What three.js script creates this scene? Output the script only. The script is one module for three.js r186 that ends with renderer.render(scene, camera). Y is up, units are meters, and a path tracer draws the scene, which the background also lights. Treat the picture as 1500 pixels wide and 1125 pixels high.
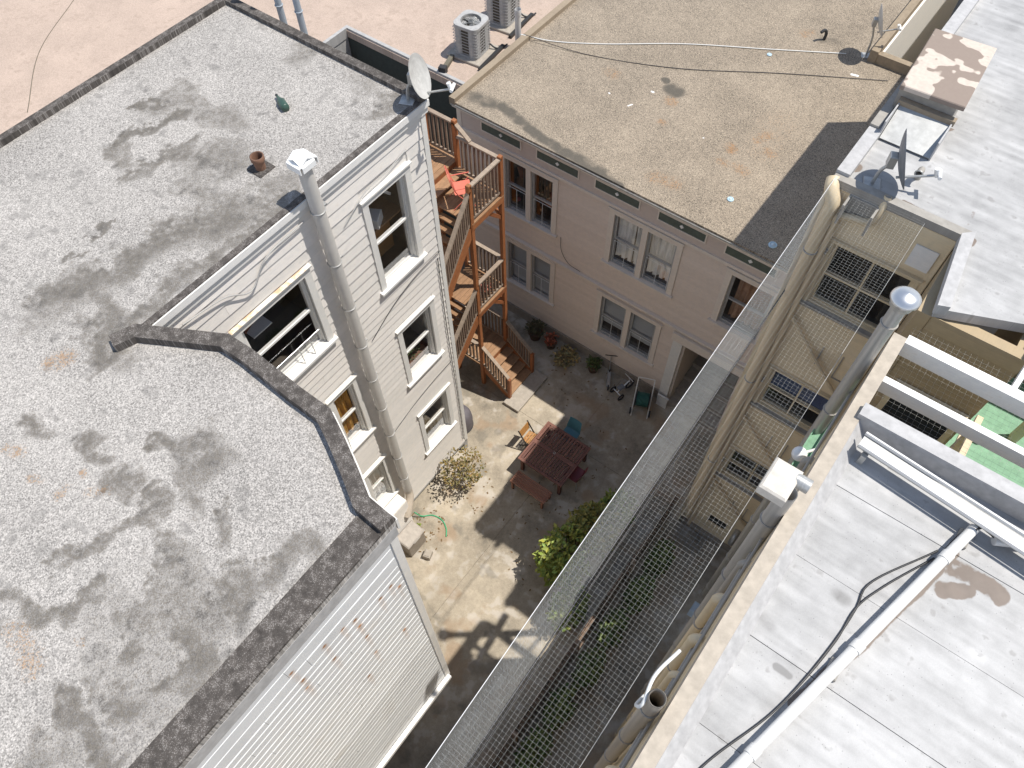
import * as THREE from 'three';
import { mergeGeometries } from 'three/addons/utils/BufferGeometryUtils.js';

// ---------------------------------------------------------------- camera, sky, sun, exposure
const FPX = 1132.3, CU = 750, CV = 562.5;
const V3 = (x, y, z) => new THREE.Vector3(x, y, z);
const axX = V3(2388.56 - CU, -(-1302.59 - CV), -FPX).normalize();
const axB = V3(-2036.12 - CU, -(-1197.8 - CV), -FPX).normalize();
axB.addScaledVector(axX, -axX.dot(axB)).normalize();
const axY = V3(0, 0, 0).crossVectors(axX, axB);
const axZ = axB.clone().negate();
const camM = new THREE.Matrix4().set(axX.x, axX.y, axX.z, 0, axY.x, axY.y, axY.z, 0, axZ.x, axZ.y, axZ.z, 0, 0, 0, 0, 1);
const CAM = V3(0, 20, 0);
const scene = new THREE.Scene();
const camera = new THREE.PerspectiveCamera(2 * Math.atan(562.5 / FPX) * 180 / Math.PI, 1024 / 768, 0.1, 600);
camera.position.copy(CAM);
camera.quaternion.setFromRotationMatrix(camM);

const renderer = new THREE.WebGLRenderer({ antialias: true });
renderer.setSize(1024, 768);
renderer.toneMapping = THREE.LinearToneMapping;
renderer.toneMappingExposure = 1.45;
renderer.outputColorSpace = THREE.SRGBColorSpace;
renderer.shadowMap.enabled = true;

{ // clear blue sky, computed
  const W = 128, Hh = 64, d = new Float32Array(W * Hh * 4);
  for (let j = 0; j < Hh; j++) for (let i = 0; i < W; i++) {
    const el = ((j + 0.5) / Hh - 0.5) * Math.PI, t = Math.max(0, Math.sin(el)), k = Math.pow(1 - t, 2.6);
    const o = (j * W + i) * 4;
    const z = [0.165, 0.24, 0.395], h = [0.95, 1.0, 1.05], g = [0.2, 0.19, 0.17];
    for (let c = 0; c < 3; c++) d[o + c] = el > 0 ? z[c] * (1 - k) + h[c] * k : g[c];
    d[o + 3] = 1;
  }
  const t = new THREE.DataTexture(d, W, Hh, THREE.RGBAFormat, THREE.FloatType);
  t.mapping = THREE.EquirectangularReflectionMapping; t.magFilter = THREE.LinearFilter; t.minFilter = THREE.LinearFilter; t.needsUpdate = true;
  scene.background = t; scene.environment = t; scene.environmentIntensity = 1; scene.backgroundIntensity = 1;
}
const SUN = V3(0.275, 1, 0.352).normalize();
const sun = new THREE.DirectionalLight(new THREE.Color(1, 0.955, 0.88), 3.7);
sun.position.copy(SUN).multiplyScalar(60); sun.target.position.set(0, 0, 0);
sun.castShadow = true; sun.shadow.mapSize.set(4096, 4096);
Object.assign(sun.shadow.camera, { left: -35, right: 35, top: 35, bottom: -35, near: 1, far: 140 });
scene.add(sun, sun.target);

// ---------------------------------------------------------------- helpers
function mul(a) { return () => { a |= 0; a = a + 0x6D2B79F5 | 0; let t = Math.imul(a ^ a >>> 15, 1 | a); t = t + Math.imul(t ^ t >>> 7, 61 | t) ^ t; return ((t ^ t >>> 14) >>> 0) / 4294967296; }; }
const rnd = mul(7);
const rr = (a, b) => a + (b - a) * rnd();
// photo pixel -> point on a plane the thing touches
function ray(u, v) { const c = V3(u - CU, -(v - CV), -FPX); return V3(axX.dot(c), axY.dot(c), axZ.dot(c)); }
function onY(u, v, y) { const r = ray(u, v); return CAM.clone().addScaledVector(r, (y - CAM.y) / r.y); }
function onZ(u, v, z) { const r = ray(u, v); return CAM.clone().addScaledVector(r, (z - CAM.z) / r.z); }

const taken = {};
function numbered(n) { if (taken[n] === undefined) { taken[n] = 0; return n; } taken[n]++; return n + '_' + String(taken[n]).padStart(3, '0'); }
function sh(o) { o.castShadow = true; o.receiveShadow = true; return o; }
function thing(name, label, category, pos = [0, 0, 0], turn = 0, group) {
  const o = new THREE.Group(); o.name = numbered(name); o.position.set(...pos); o.rotation.y = turn;
  o.userData = { label, category }; if (group) o.userData.group = group; scene.add(o); return o;
}
function part(parent, name, geo, mat, pos, rot, label) {
  const m = sh(new THREE.Mesh(geo, mat)); m.name = name;
  if (pos) m.position.set(...pos); if (rot) m.rotation.set(...rot);
  if (label) m.userData.label = label;
  parent.add(m); return m;
}
function struct(name, geo, mat, label) { const m = part(scene, numbered(name), geo, mat); m.userData = { kind: 'structure', label }; return m; }
function solo(name, label, category, geo, mat, pos, rot, group) {
  const m = part(scene, numbered(name), geo, mat, pos, rot); m.userData = { label, category }; if (group) m.userData.group = group; return m;
}
function sub(parent, name, pos, rotY = 0) { const g = new THREE.Group(); g.name = name; if (pos) g.position.set(...pos); g.rotation.y = rotY; parent.add(g); return g; }
// box with uv in metres
function bx(w, h, d, x = 0, y = 0, z = 0) {
  const g = new THREE.BoxGeometry(w, h, d), uv = g.attributes.uv, du = rnd() * 9, dv = rnd() * 9;
  const s = [[d, h], [d, h], [w, d], [w, d], [w, h], [w, h]];
  for (let f = 0; f < 6; f++) for (let k = 0; k < 4; k++) { const i = f * 4 + k; uv.setXY(i, uv.getX(i) * s[f][0] + du, uv.getY(i) * s[f][1] + dv); }
  g.translate(x, y, z); return g;
}
// box between two corners
function bb(x0, x1, y0, y1, z0, z1) { return bx(x1 - x0, y1 - y0, z1 - z0, (x0 + x1) / 2, (y0 + y1) / 2, (z0 + z1) / 2); }
// box with small chamfers (for things that catch light)
function cbx(w, h, d, c = 0.012) {
  const s = new THREE.Shape(); const a = w / 2 - c, b = d / 2 - c;
  s.moveTo(-a, -b); s.lineTo(a, -b); s.lineTo(a, b); s.lineTo(-a, b);
  const g = new THREE.ExtrudeGeometry(s, { depth: h - 2 * c, bevelEnabled: true, bevelThickness: c, bevelSize: c, bevelSegments: 1 });
  g.rotateX(-Math.PI / 2); g.translate(0, c, 0); return g;   // stands on y = 0
}
const merge = (l) => mergeGeometries(l.map(g => g.index ? g.toNonIndexed() : g), false);
function rodG(a, b, r, seg = 8, r2 = r) {
  const A = V3(...a), B = V3(...b), d = B.clone().sub(A), g = new THREE.CylinderGeometry(r2, r, d.length(), seg);
  g.applyQuaternion(new THREE.Quaternion().setFromUnitVectors(V3(0, 1, 0), d.clone().normalize()));
  const m = A.add(B).multiplyScalar(0.5); g.translate(m.x, m.y, m.z); return g;
}
// square bar between two points
function barG(a, b, w, h) {
  const A = V3(...a), B = V3(...b), d = B.clone().sub(A), g = bx(w, h, d.length());
  const o = new THREE.Object3D(); o.position.copy(A.clone().add(B).multiplyScalar(0.5)); o.lookAt(B); o.updateMatrix(); g.applyMatrix4(o.matrix); return g;
}
function tubeG(pts, r, seg = 40, rs = 6) { return new THREE.TubeGeometry(new THREE.CatmullRomCurve3(pts.map(p => V3(...p))), seg, r, rs); }
// extruded slab with world plan uv
function slabG(pts, y0, y1, map) {
  const s = new THREE.Shape(); pts.forEach(([x, z], i) => i ? s.lineTo(x, -z) : s.moveTo(x, -z));
  const g = new THREE.ExtrudeGeometry(s, { depth: y1 - y0, bevelEnabled: false }); g.rotateX(-Math.PI / 2); g.translate(0, y0, 0);
  const p = g.attributes.position, uv = g.attributes.uv, [x0, z0, S] = map || [0, 0, 1];
  for (let i = 0; i < p.count; i++) uv.setXY(i, (p.getX(i) - x0) / S, (p.getZ(i) - z0) / S);
  return g;
}
// strip of width w along an open line, on the left side of its direction
function ribbonPts(pts, w) {
  const out = [];
  for (let i = 0; i < pts.length; i++) {
    const a = pts[Math.max(0, i - 1)], b = pts[i], c = pts[Math.min(pts.length - 1, i + 1)];
    let d1 = [b[0] - a[0], b[1] - a[1]], d2 = [c[0] - b[0], c[1] - b[1]];
    if (i === 0) d1 = d2; if (i === pts.length - 1) d2 = d1;
    const n = (d) => { const l = Math.hypot(...d); return [d[1] / l, -d[0] / l]; };
    const n1 = n(d1), n2 = n(d2), m = [n1[0] + n2[0], n1[1] + n2[1]], l2 = m[0] * m[0] + m[1] * m[1];
    const k = Math.min(2.2, 2 / l2); out.push([b[0] + m[0] * k * w, b[1] + m[1] * k * w]);
  }
  return [...pts, ...out.reverse()];
}

// ---------------------------------------------------------------- noise and textures
const PERM = new Float32Array(65536); { const r = mul(99); for (let i = 0; i < 65536; i++) PERM[i] = r(); }
function vn(x, y, per) { // value noise, period per (power of two <= 256)
  const xi = Math.floor(x), yi = Math.floor(y), fx = x - xi, fy = y - yi, m = per - 1;
  const x0 = xi & m, x1 = (xi + 1) & m, y0 = (yi & m) << 8, y1 = ((yi + 1) & m) << 8;
  const u = fx * fx * (3 - 2 * fx), v = fy * fy * (3 - 2 * fy);
  const a = PERM[y0 | x0], b = PERM[y0 | x1], c = PERM[y1 | x0], d = PERM[y1 | x1];
  return a + (b - a) * u + (c - a + (a - b - c + d) * u) * v;
}
function fb(x, y, oct = 4, per = 256) { let s = 0, a = 0.5, n = 0; for (let i = 0; i < oct; i++) { s += a * vn(x + i * 17.3, y + i * 9.1, per); n += a; a *= 0.5; x *= 2; y *= 2; per = Math.min(256, per * 2); } return s / n; }
const sm = (a, b, x) => { const t = Math.min(1, Math.max(0, (x - a) / (b - a))); return t * t * (3 - 2 * t); };
const toS = (() => { const l = new Uint8Array(4097); for (let i = 0; i <= 4096; i++) { const x = i / 4096; l[i] = Math.round(255 * (x <= 0.0031308 ? 12.92 * x : 1.055 * Math.pow(x, 1 / 2.4) - 0.055)); } return (x) => l[Math.max(0, Math.min(4096, (x * 4096) | 0))]; })();
function tex(N, fn, srgb = true, M = N) { // fn(i, j, out) writes linear colour
  const d = new Uint8Array(N * M * 4), o = [0, 0, 0];
  for (let j = 0; j < M; j++) for (let i = 0; i < N; i++) {
    fn(i, j, o); const k = (j * N + i) * 4;
    if (srgb) { d[k] = toS(o[0]); d[k + 1] = toS(o[1]); d[k + 2] = toS(o[2]); } else { d[k] = d[k + 1] = d[k + 2] = Math.max(0, Math.min(255, o[0] * 255)); }
    d[k + 3] = 255;
  }
  const t = new THREE.DataTexture(d, N, M, THREE.RGBAFormat); t.wrapS = t.wrapT = THREE.RepeatWrapping; t.magFilter = THREE.LinearFilter; t.minFilter = THREE.LinearMipmapLinearFilter; t.generateMipmaps = true;
  if (srgb) t.colorSpace = THREE.SRGBColorSpace; t.needsUpdate = true; return t;
}
// stains: strokes given in photo pixels on a roof plane, rasterised in plan metres
function strokes(list, y) { return list.map(([pts, r, s, kind]) => { const w = pts.map(p => onY(p[0], p[1], y)); const sc = onY(pts[0][0] + 1, pts[0][1], y).distanceTo(w[0]); return { w: w.map(p => [p.x, p.z]), r: r * sc, s, kind: kind || 0 }; }); }
function stainField(list, x0, z0, S, N) { // soft union of capsules, two layers
  const f = [new Float32Array(N * N), new Float32Array(N * N), new Float32Array(N * N)];
  for (const q of list) {
    const A = f[q.kind], w = q.w.length > 1 ? q.w : [q.w[0], q.w[0]];
    for (let s = 0; s < w.length - 1; s++) {
      const [ax, az] = w[s], [bx_, bz] = w[s + 1], R = q.r * 2.7;
      const i0 = Math.max(0, Math.floor((Math.min(ax, bx_) - R - x0) / S * N)), i1 = Math.min(N - 1, Math.ceil((Math.max(ax, bx_) + R - x0) / S * N));
      const j0 = Math.max(0, Math.floor((Math.min(az, bz) - R - z0) / S * N)), j1 = Math.min(N - 1, Math.ceil((Math.max(az, bz) + R - z0) / S * N));
      const dx = bx_ - ax, dz = bz - az, L = dx * dx + dz * dz + 1e-9;
      for (let j = j0; j <= j1; j++) for (let i = i0; i <= i1; i++) {
        const px = x0 + (i + 0.5) / N * S, pz = z0 + (j + 0.5) / N * S;
        const t = Math.max(0, Math.min(1, ((px - ax) * dx + (pz - az) * dz) / L)), dd = Math.hypot(px - ax - t * dx, pz - az - t * dz);
        const v = q.s * (1 - sm(q.r * 0.35, R, dd)), k = j * N + i; if (v > A[k]) A[k] = v;
      }
    }
  }
  return f;
}
const mixc = (o, c, t) => { o[0] += (c[0] - o[0]) * t; o[1] += (c[1] - o[1]) * t; o[2] += (c[2] - o[2]) * t; };

// fine gravel relief, tile of 3 m
const gravelBump = tex(1024, (i, j, o) => { o[0] = 0.25 + 0.5 * PERM[((j >> 1) * 509 + (i >> 1) * 7) & 65535] + 0.25 * PERM[(j * 1021 + i * 3) & 65535]; }, false);
function gravelMat(map, S, bump = 0.012, rough = 0.95) { const b = gravelBump.clone(); b.repeat.set(S / 3, S / 3); b.needsUpdate = true; return new THREE.MeshStandardMaterial({ map, bumpMap: b, bumpScale: bump, roughness: rough }); }

// --- grey-white gravel roof of the left building
const LBR = [-6, -15, 14]; // x0, z0, size
const lbStains = strokes([
  [[[188, 158], [212, 150], [242, 152]], 4, 1], [[[163, 213], [186, 200], [226, 184], [264, 168]], 7, 1], [[[160, 212], [186, 238]], 9, .7], [[[183, 262], [230, 240], [278, 213]], 7, .7],
  [[[238, 152], [268, 138], [300, 166], [345, 176]], 14, .55], [[[240, 236], [292, 200]], 6, .8], [[[292, 238], [330, 232]], 22, .6], [[[318, 322], [338, 308]], 26, .75], [[[270, 270], [300, 285]], 18, .45],
  [[[80, 425], [160, 405], [240, 352], [272, 338]], 18, .85], [[[140, 440], [182, 470], [150, 482]], 14, .75], [[[372, 300], [420, 262]], 16, .5], [[[205, 455], [320, 372], [432, 284]], 11, .75], [[[60, 470], [100, 440]], 20, .35],
  [[[138, 346], [176, 324]], 4, .8], [[[100, 380], [116, 372]], 4, .8], [[[128, 500], [150, 530], [165, 515]], 11, .9], [[[170, 520], [185, 540]], 10, .5], [[[45, 618], [60, 626]], 9, .8], [[[118, 645], [136, 668], [168, 664]], 8, .75],
  [[[180, 695], [194, 712]], 10, .7], [[[236, 630], [242, 650]], 7, .9], [[[268, 655], [296, 645], [322, 668], [298, 692]], 17, .7], [[[270, 712], [292, 732]], 10, .6], [[[82, 828], [120, 806], [165, 785], [205, 768], [235, 740], [225, 725]], 8, .75],
  [[[326, 795], [335, 760]], 9, .75], [[[98, 905], [128, 878], [152, 858]], 8, .8], [[[0, 882], [30, 896], [66, 912], [82, 902]], 9, .75], [[[236, 796], [252, 826], [216, 868], [186, 902]], 12, .6], [[[262, 862], [300, 905], [240, 900]], 22, .5],
  [[[330, 880], [352, 850], [345, 900]], 17, .75], [[[384, 856], [432, 800], [440, 810]], 13, .7], [[[186, 940], [196, 952]], 9, .9], [[[262, 930], [286, 965], [258, 1002]], 15, .85], [[[190, 1008], [200, 1050]], 15, .7], [[[98, 1020], [118, 1040], [150, 1100], [165, 1112]], 13, .85], [[[60, 1100], [85, 1090]], 24, .45], [[[140, 980], [150, 1000]], 8, .7],
  [[[250, 960], [180, 900], [230, 1040], [290, 990]], 45, .3], [[[60, 60], [130, 150]], 10, .12], [[[430, 90], [450, 75]], 12, .4], [[[520, 115], [560, 150]], 10, .35], [[[545, 165], [600, 140]], 9, .6],
  [[[95, 525], [78, 530]], 11, .7, 1], [[[10, 658], [30, 662]], 7, .6, 1], [[[45, 700], [60, 702]], 5, .6, 1], [[[85, 725], [95, 715]], 6, .6, 1], [[[120, 690], [122, 696]], 4, .7, 1], [[[155, 720], [130, 722]], 6, .5, 1], [[[20, 925], [40, 950], [50, 980]], 12, .5, 1], [[[115, 940], [120, 944]], 5, .5, 1],
], 12);
const lbMap = (() => {
  const N = 2048, [x0, z0, S] = LBR, f = stainField(lbStains, x0, z0, S, N);
  return tex(N, (i, j, o) => {
    const x = i / N * 16, z = j / N * 16, k = j * N + i, h = PERM[((j >> 1) * 733 + (i >> 1) * 11 + ((j >> 9) * 31)) & 65535], h2 = PERM[(j * 389 + i * 5 + (i >> 8)) & 65535];
    const big = fb(x, z, 5), mid = fb(x * 5 + 40, z * 5, 3);
    let l = 0.395 + 0.12 * (big - .5) + .05 * (mid - .5) + (h - .5) * 0.36 + (h2 - .5) * 0.14; if (h > .92) l -= .2;
    o[0] = l * 1.03; o[1] = l * 0.965; o[2] = l * 0.895;
    const fine = fb(x * 14 + 5, z * 14 + 60, 3);
    const wi = Math.max(0, Math.min(N - 1, i + ((fb(x * 3 + 11, z * 3, 3) - .5) * 70 + (mid - .5) * 30) | 0)), wj = Math.max(0, Math.min(N - 1, j + ((fb(x * 3, z * 3 + 77, 3) - .5) * 70 + (fine - .5) * 30) | 0)); const d = f[0][wj * N + wi]; if (d > 0.01) { const a = sm(.0, 1.0, d * .9 + (fine - .5) * .6 + (mid - .5) * .35 + (h - .5) * .95); mixc(o, [.05 + h * .14, .044 + h * .125, .037 + h * .105], a * sm(.0, .35, d) * .95); }
    const b = f[1][k]; if (b > 0.01) mixc(o, [.36, .21, .10], sm(.35, .8, b * (.2 + 1.2 * fine) + (h - .5) * .7) * .75);
    if (mid > .66) mixc(o, [.1, .095, .09], sm(.62, .8, mid) * .7 * h * fine * 1.6);
  });
})();
// --- tan gravel roof of the middle building
const MBR = [11.5, -12, 14];
const midMap = (() => {
  const N = 2048, [x0, z0, S] = MBR;
  const f = stainField(strokes([
    [[[735, 155], [790, 200], [860, 243], [905, 272]], 6, .65], [[[840, 232], [880, 255]], 9, .6], [[[920, 282], [975, 312], [1060, 352]], 4, .6], [[[985, 130], [990, 134]], 9, .7], [[[974, 117], [976, 119]], 4, .8], [[[1205, 58], [1225, 62]], 7, .4], [[[690, 140], [720, 152]], 9, .5],
    [[[982, 147], [984, 150]], 6, .7, 1], [[[895, 105], [900, 110]], 8, .45, 1], [[[1070, 215], [1072, 220]], 6, .7, 1], [[[1110, 205], [1125, 198]], 6, .6, 1], [[[1126, 222], [1130, 226]], 7, .55, 1], [[[1056, 236], [1062, 240]], 5, .6, 1], [[[1080, 245], [1090, 252]], 7, .55, 1], [[[960, 260], [990, 270]], 9, .5, 1], [[[968, 178], [972, 180]], 4, .6, 1], [[[1180, 50], [1186, 48]], 7, .5, 1], [[[1120, 220], [1140, 180]], 20, .25, 1],
    [[[955, 134], [957, 135]], 1.1, 1, 2], [[[892, 136], [893, 137]], .7, 1, 2], [[[920, 155], [926, 153]], .7, 1, 2], [[[1248, 109], [1256, 111]], 1.4, 1, 2], [[[1030, 202], [1031, 202]], .6, 1, 2]
  ], 7.4), x0, z0, S, N);
  return tex(N, (i, j, o) => {
    const x = i / N * 16, z = j / N * 16, k = j * N + i, h = PERM[((j >> 1) * 911 + (i >> 1) * 13) & 65535], h2 = PERM[(j * 397 + i * 3) & 65535];
    const big = fb(x + 7, z + 3, 5), mid = fb(x * 5, z * 5 + 30, 3);
    let l = 0.285 + 0.11 * (big - .5) + (h - .5) * 0.22 + (h2 - .5) * 0.1 + .05 * (mid - .5); if (h > .95) l += .12; if (h < .05) l -= .1;
    o[0] = l * 1.04; o[1] = l * 0.86; o[2] = l * 0.655;
    const d = f[0][k]; if (d > 0.01) mixc(o, [.095, .085, .07], sm(.15, .6, d * (.4 + 1.1 * mid) + (h - .5) * .3 * d) * .9);
    const b = f[1][k]; if (b > 0.01) mixc(o, [.36, .19, .08], sm(.35, .85, b * (.15 + 1.3 * fb(x * 14, z * 14 + 8, 3)) + (h - .5) * .8) * .8);
    const w = f[2][k]; if (w > 0.3) mixc(o, [.8, .8, .8], sm(.3, .6, w));
  });
})();
// --- pinkish roof behind
const pinkMap = tex(1024, (i, j, o) => {
  const x = i / 64, z = j / 64, h = PERM[((j >> 1) * 613 + (i >> 1) * 17) & 65535], big = fb(x, z, 5, 16), mid = fb(x * 4, z * 4 + 9, 3, 64);
  const l = 0.43 + .1 * (big - .5) + (h - .5) * .11; o[0] = l * 1.05; o[1] = l * .82; o[2] = l * .67;
  mixc(o, [.3, .23, .18], sm(.55, .8, mid) * .6 * big);
});
// --- white membrane roof of the right building
const RBR = [-1, -2, 12];
const rbMap = (() => {
  const N = 2048, [x0, z0, S] = RBR;
  const f = stainField(strokes([
    [[[1400, 808], [1345, 865], [1300, 905], [1262, 945], [1215, 985], [1165, 1030]], 5.5, 1, 1], [[[1400, 830], [1440, 850], [1465, 868]], 11, 1, 1], [[[1385, 862], [1420, 862]], 9, 1, 1],
    [[[1230, 868], [1240, 876]], 9, .6], [[[1140, 975], [1158, 988]], 4, 1], [[[1122, 905], [1130, 915]], 9, .55], [[[1275, 842], [1282, 850]], 12, .45], [[[1422, 815], [1460, 830]], 9, .35], [[[1305, 682], [1318, 690]], 1.6, 1], [[[1325, 720], [1345, 740]], 4, .4], [[[1205, 920], [1225, 930]], 6, .4], [[[1150, 835], [1160, 845]], 4, .4],
    [[[1420, 320], [1380, 430]], 3, .5, 1], [[[1320, 305], [1345, 318]], 3.5, 1, 1], [[[1415, 365], [1418, 360]], 4, 1, 1], [[[1370, 437], [1378, 428]], 5, 1, 1], [[[1390, 192], [1375, 200]], 5, 1, 1], [[[1395, 190], [1400, 175]], 3, .7, 1], [[[1440, 112], [1446, 106]], 4, 1, 1], [[[1430, 128], [1432, 126]], 4, 1, 1], [[[1330, 235], [1350, 230]], 8, .35, 1], [[[1225, 250], [1245, 252]], 8, 1, 1]
  ], 12.25), x0, z0, S, N);
  return tex(N, (i, j, o) => {
    const x = i / N * 16, z = j / N * 16, k = j * N + i, h = PERM[(j * 911 + i * 13) & 65535], big = fb(x, z, 5), mid = fb(x * 6, z * 6 + 30, 4), st = fb(x * 9, z * 1.2 + 50, 3);
    let l = 0.375 + .17 * (big - .5) + .11 * (mid - .5) + .17 * (st - .5) + (h - .5) * .04; o[0] = l; o[1] = l * .985; o[2] = l * .97;
    if (mid > .72) mixc(o, [.2, .19, .18], sm(.72, .85, mid) * .5);
    if (h > .9985) mixc(o, [.06, .06, .06], .8);
    const d = f[0][k]; if (d > .01) mixc(o, [.15, .145, .14], sm(.25, .8, d * (.3 + 1.2 * mid)) * .7);
    const b = f[1][k]; if (b > .01) mixc(o, [.12 + .07 * mid, .088 + .055 * mid, .066 + .045 * mid], sm(.4, .6, b * (.25 + 1.35 * mid)) * .9);
  });
})();
// --- court concrete
const CTR = [-3, -12, 16];
const courtMap = (() => {
  const N = 2048, [x0, z0, S] = CTR;
  return tex(N, (i, j, o) => {
    const X = x0 + i / N * S, Z = z0 + j / N * S, h = PERM[((j >> 1) * 911 + (i >> 1) * 13) & 65535], big = fb(X * .9 + 20, Z * .9 + 20, 5), mid = fb(X * 4 + 9, Z * 4 + 70, 4), hi = fb(X * 17, Z * 17 + 99, 3);
    let l = 0.325 + .25 * (big - .5) + .16 * (mid - .5) + .08 * (hi - .5) + (h - .5) * .06; o[0] = l * 1.06; o[1] = l * .91; o[2] = l * .70;
    mixc(o, [.47, .43, .38], sm(.55, .75, mid) * .6);
    mixc(o, [.3, .2, .12], sm(.58, .75, fb(X * 1.6 + 3, Z * 1.6 + 44, 4)) * .5);
    mixc(o, [.13, .12, .1], sm(.64, .78, fb(X * 2.3 + 60, Z * 2.3 + 4, 4)) * .45);
  });
})();
// --- neutral variation maps that a material colour multiplies
const paintVar = tex(512, (i, j, o) => { const x = i / 32, z = j / 32, b = fb(x, z, 5, 16), m = fb(x * .5, z * 8, 3, 64), l = .93 + .14 * (b - .5) + .1 * (m - .5); o[0] = l; o[1] = l * (1 - .02 * b); o[2] = l * (1 - .05 * b); if (b > .7) mixc(o, [.6, .5, .4], (b - .7) * 1.2); });
const woodVar = tex(512, (i, j, o) => { const x = i / 32, z = j / 32, g = fb(x * .6, z * 10, 4, 128), b = fb(x, z, 3, 16), l = .8 + .5 * (g - .5) + .25 * (b - .5); o[0] = l; o[1] = l * .97; o[2] = l * .93; });
const roughVar = tex(512, (i, j, o) => { const x = i / 32, z = j / 32, b = fb(x, z, 5, 16), h = PERM[(j * 911 + i * 13) & 65535], l = .85 + .35 * (b - .5) + .14 * (h - .5); o[0] = l; o[1] = l * .98; o[2] = l * .95; });
const speckVar = tex(512, (i, j, o) => { const x = i / 32, z = j / 32, b = fb(x * 2, z * 2, 4, 32), h = PERM[(j * 733 + i * 13) & 65535], h2 = PERM[((j >> 1) * 733 + (i >> 1) * 13) & 65535]; let l = .06 + .08 * (b - .5) + .03 * h; o[0] = l * 1.16; o[1] = l; o[2] = l * .88; const t = sm(.55, .8, b * .5 + h2 * .5) * .75; mixc(o, [.5, .47, .44], t * h); });
function vmat(r, g, b, map = paintVar, rough = .6, extra = {}) { return new THREE.MeshStandardMaterial({ color: new THREE.Color().setRGB(r, g, b), map, roughness: rough, ...extra }); }
function pmat(r, g, b, rough = .6, extra = {}) { return new THREE.MeshStandardMaterial({ color: new THREE.Color().setRGB(r, g, b), roughness: rough, ...extra }); }
const M = {
  white: [vmat(.82, .785, .745), vmat(.79, .76, .72), vmat(.845, .81, .77), vmat(.80, .77, .73)],
  trim: vmat(.76, .75, .72), trimBright: vmat(.82, .81, .79),
  pink: [vmat(.74, .635, .555), vmat(.72, .615, .535), vmat(.76, .655, .575)],
  pinkTrim: vmat(.76, .68, .60), pinkFrieze: vmat(.60, .51, .455), green: vmat(.10, .125, .105, roughVar, .7),
  beige: [vmat(.78, .65, .45), vmat(.76, .63, .43), vmat(.80, .67, .47)], beigeTrim: vmat(.68, .57, .39), beigePipe: vmat(.68, .56, .38, paintVar, .5),
  brownWall: [vmat(.42, .325, .20), vmat(.40, .31, .19), vmat(.44, .345, .215)],
  curb: new THREE.MeshStandardMaterial({ map: speckVar, roughness: .95, bumpMap: gravelBump, bumpScale: .01 }),
  moss: vmat(.17, .155, .12, roughVar, .95), tanCurb: vmat(.33, .27, .2, roughVar, .95),
  redwood: [vmat(.36, .135, .05, woodVar, .6), vmat(.40, .155, .06, woodVar, .6), vmat(.33, .12, .045, woodVar, .6)],
  tread: [vmat(.36, .21, .115, woodVar, .75), vmat(.40, .24, .135, woodVar, .75), vmat(.33, .19, .1, woodVar, .75)],
  rail: [vmat(.40, .325, .26, woodVar, .85), vmat(.36, .285, .225, woodVar, .85)], baluster: [vmat(.23, .165, .125, woodVar, .85), vmat(.27, .2, .15, woodVar, .85), vmat(.2, .14, .105, woodVar, .85)],
  tableWood: [vmat(.17, .07, .05, woodVar, .55), vmat(.21, .09, .065, woodVar, .55), vmat(.145, .06, .045, woodVar, .55)], benchWood: [vmat(.34, .15, .09, woodVar, .55), vmat(.38, .175, .105, woodVar, .55)],
  orange: vmat(.48, .24, .075, woodVar, .6), darkMetal: pmat(.05, .05, .05, .5, { metalness: .5 }), blueP: pmat(.07, .19, .235, .45), redP: pmat(.19, .04, .045, .5),
  metal: pmat(.6, .61, .62, .32, { metalness: .85 }), galv: vmat(.52, .53, .53, roughVar, .45, { metalness: .55 }), greyPaint: vmat(.45, .45, .45, roughVar, .55), whitePlastic: pmat(.78, .78, .77, .4), greyPipe: vmat(.38, .36, .33, roughVar, .6), black: pmat(.012, .012, .012, .6), rubber: pmat(.03, .03, .032, .7),
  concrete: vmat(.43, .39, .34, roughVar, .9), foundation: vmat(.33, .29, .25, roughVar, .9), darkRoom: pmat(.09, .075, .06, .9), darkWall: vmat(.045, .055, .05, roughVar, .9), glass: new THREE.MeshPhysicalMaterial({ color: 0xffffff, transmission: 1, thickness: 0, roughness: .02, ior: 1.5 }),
  dish: vmat(.55, .55, .54, roughVar, .45), dishDark: vmat(.2, .22, .25, roughVar, .5), clay: vmat(.24, .13, .085, roughVar, .85), net: pmat(.42, .42, .40, .8), cable: pmat(.025, .025, .028, .5), whiteCable: pmat(.7, .7, .68, .5), greenPaint: vmat(.22, .42, .28, roughVar, .7), tanBeam: vmat(.50, .445, .375, roughVar, .85), membraneEdge: vmat(.50, .50, .51, roughVar, .7), blind: pmat(.42, .43, .42, .8), curtain: vmat(.42, .26, .17, woodVar, .9), white2: pmat(.68, .68, .66, .8), curtainOrange: vmat(.62, .33, .05, woodVar, .9), dirt: vmat(.10, .08, .06, roughVar, 1)
};
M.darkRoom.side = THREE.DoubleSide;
const pick = (a) => a[Math.floor(rnd() * a.length)];
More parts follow.
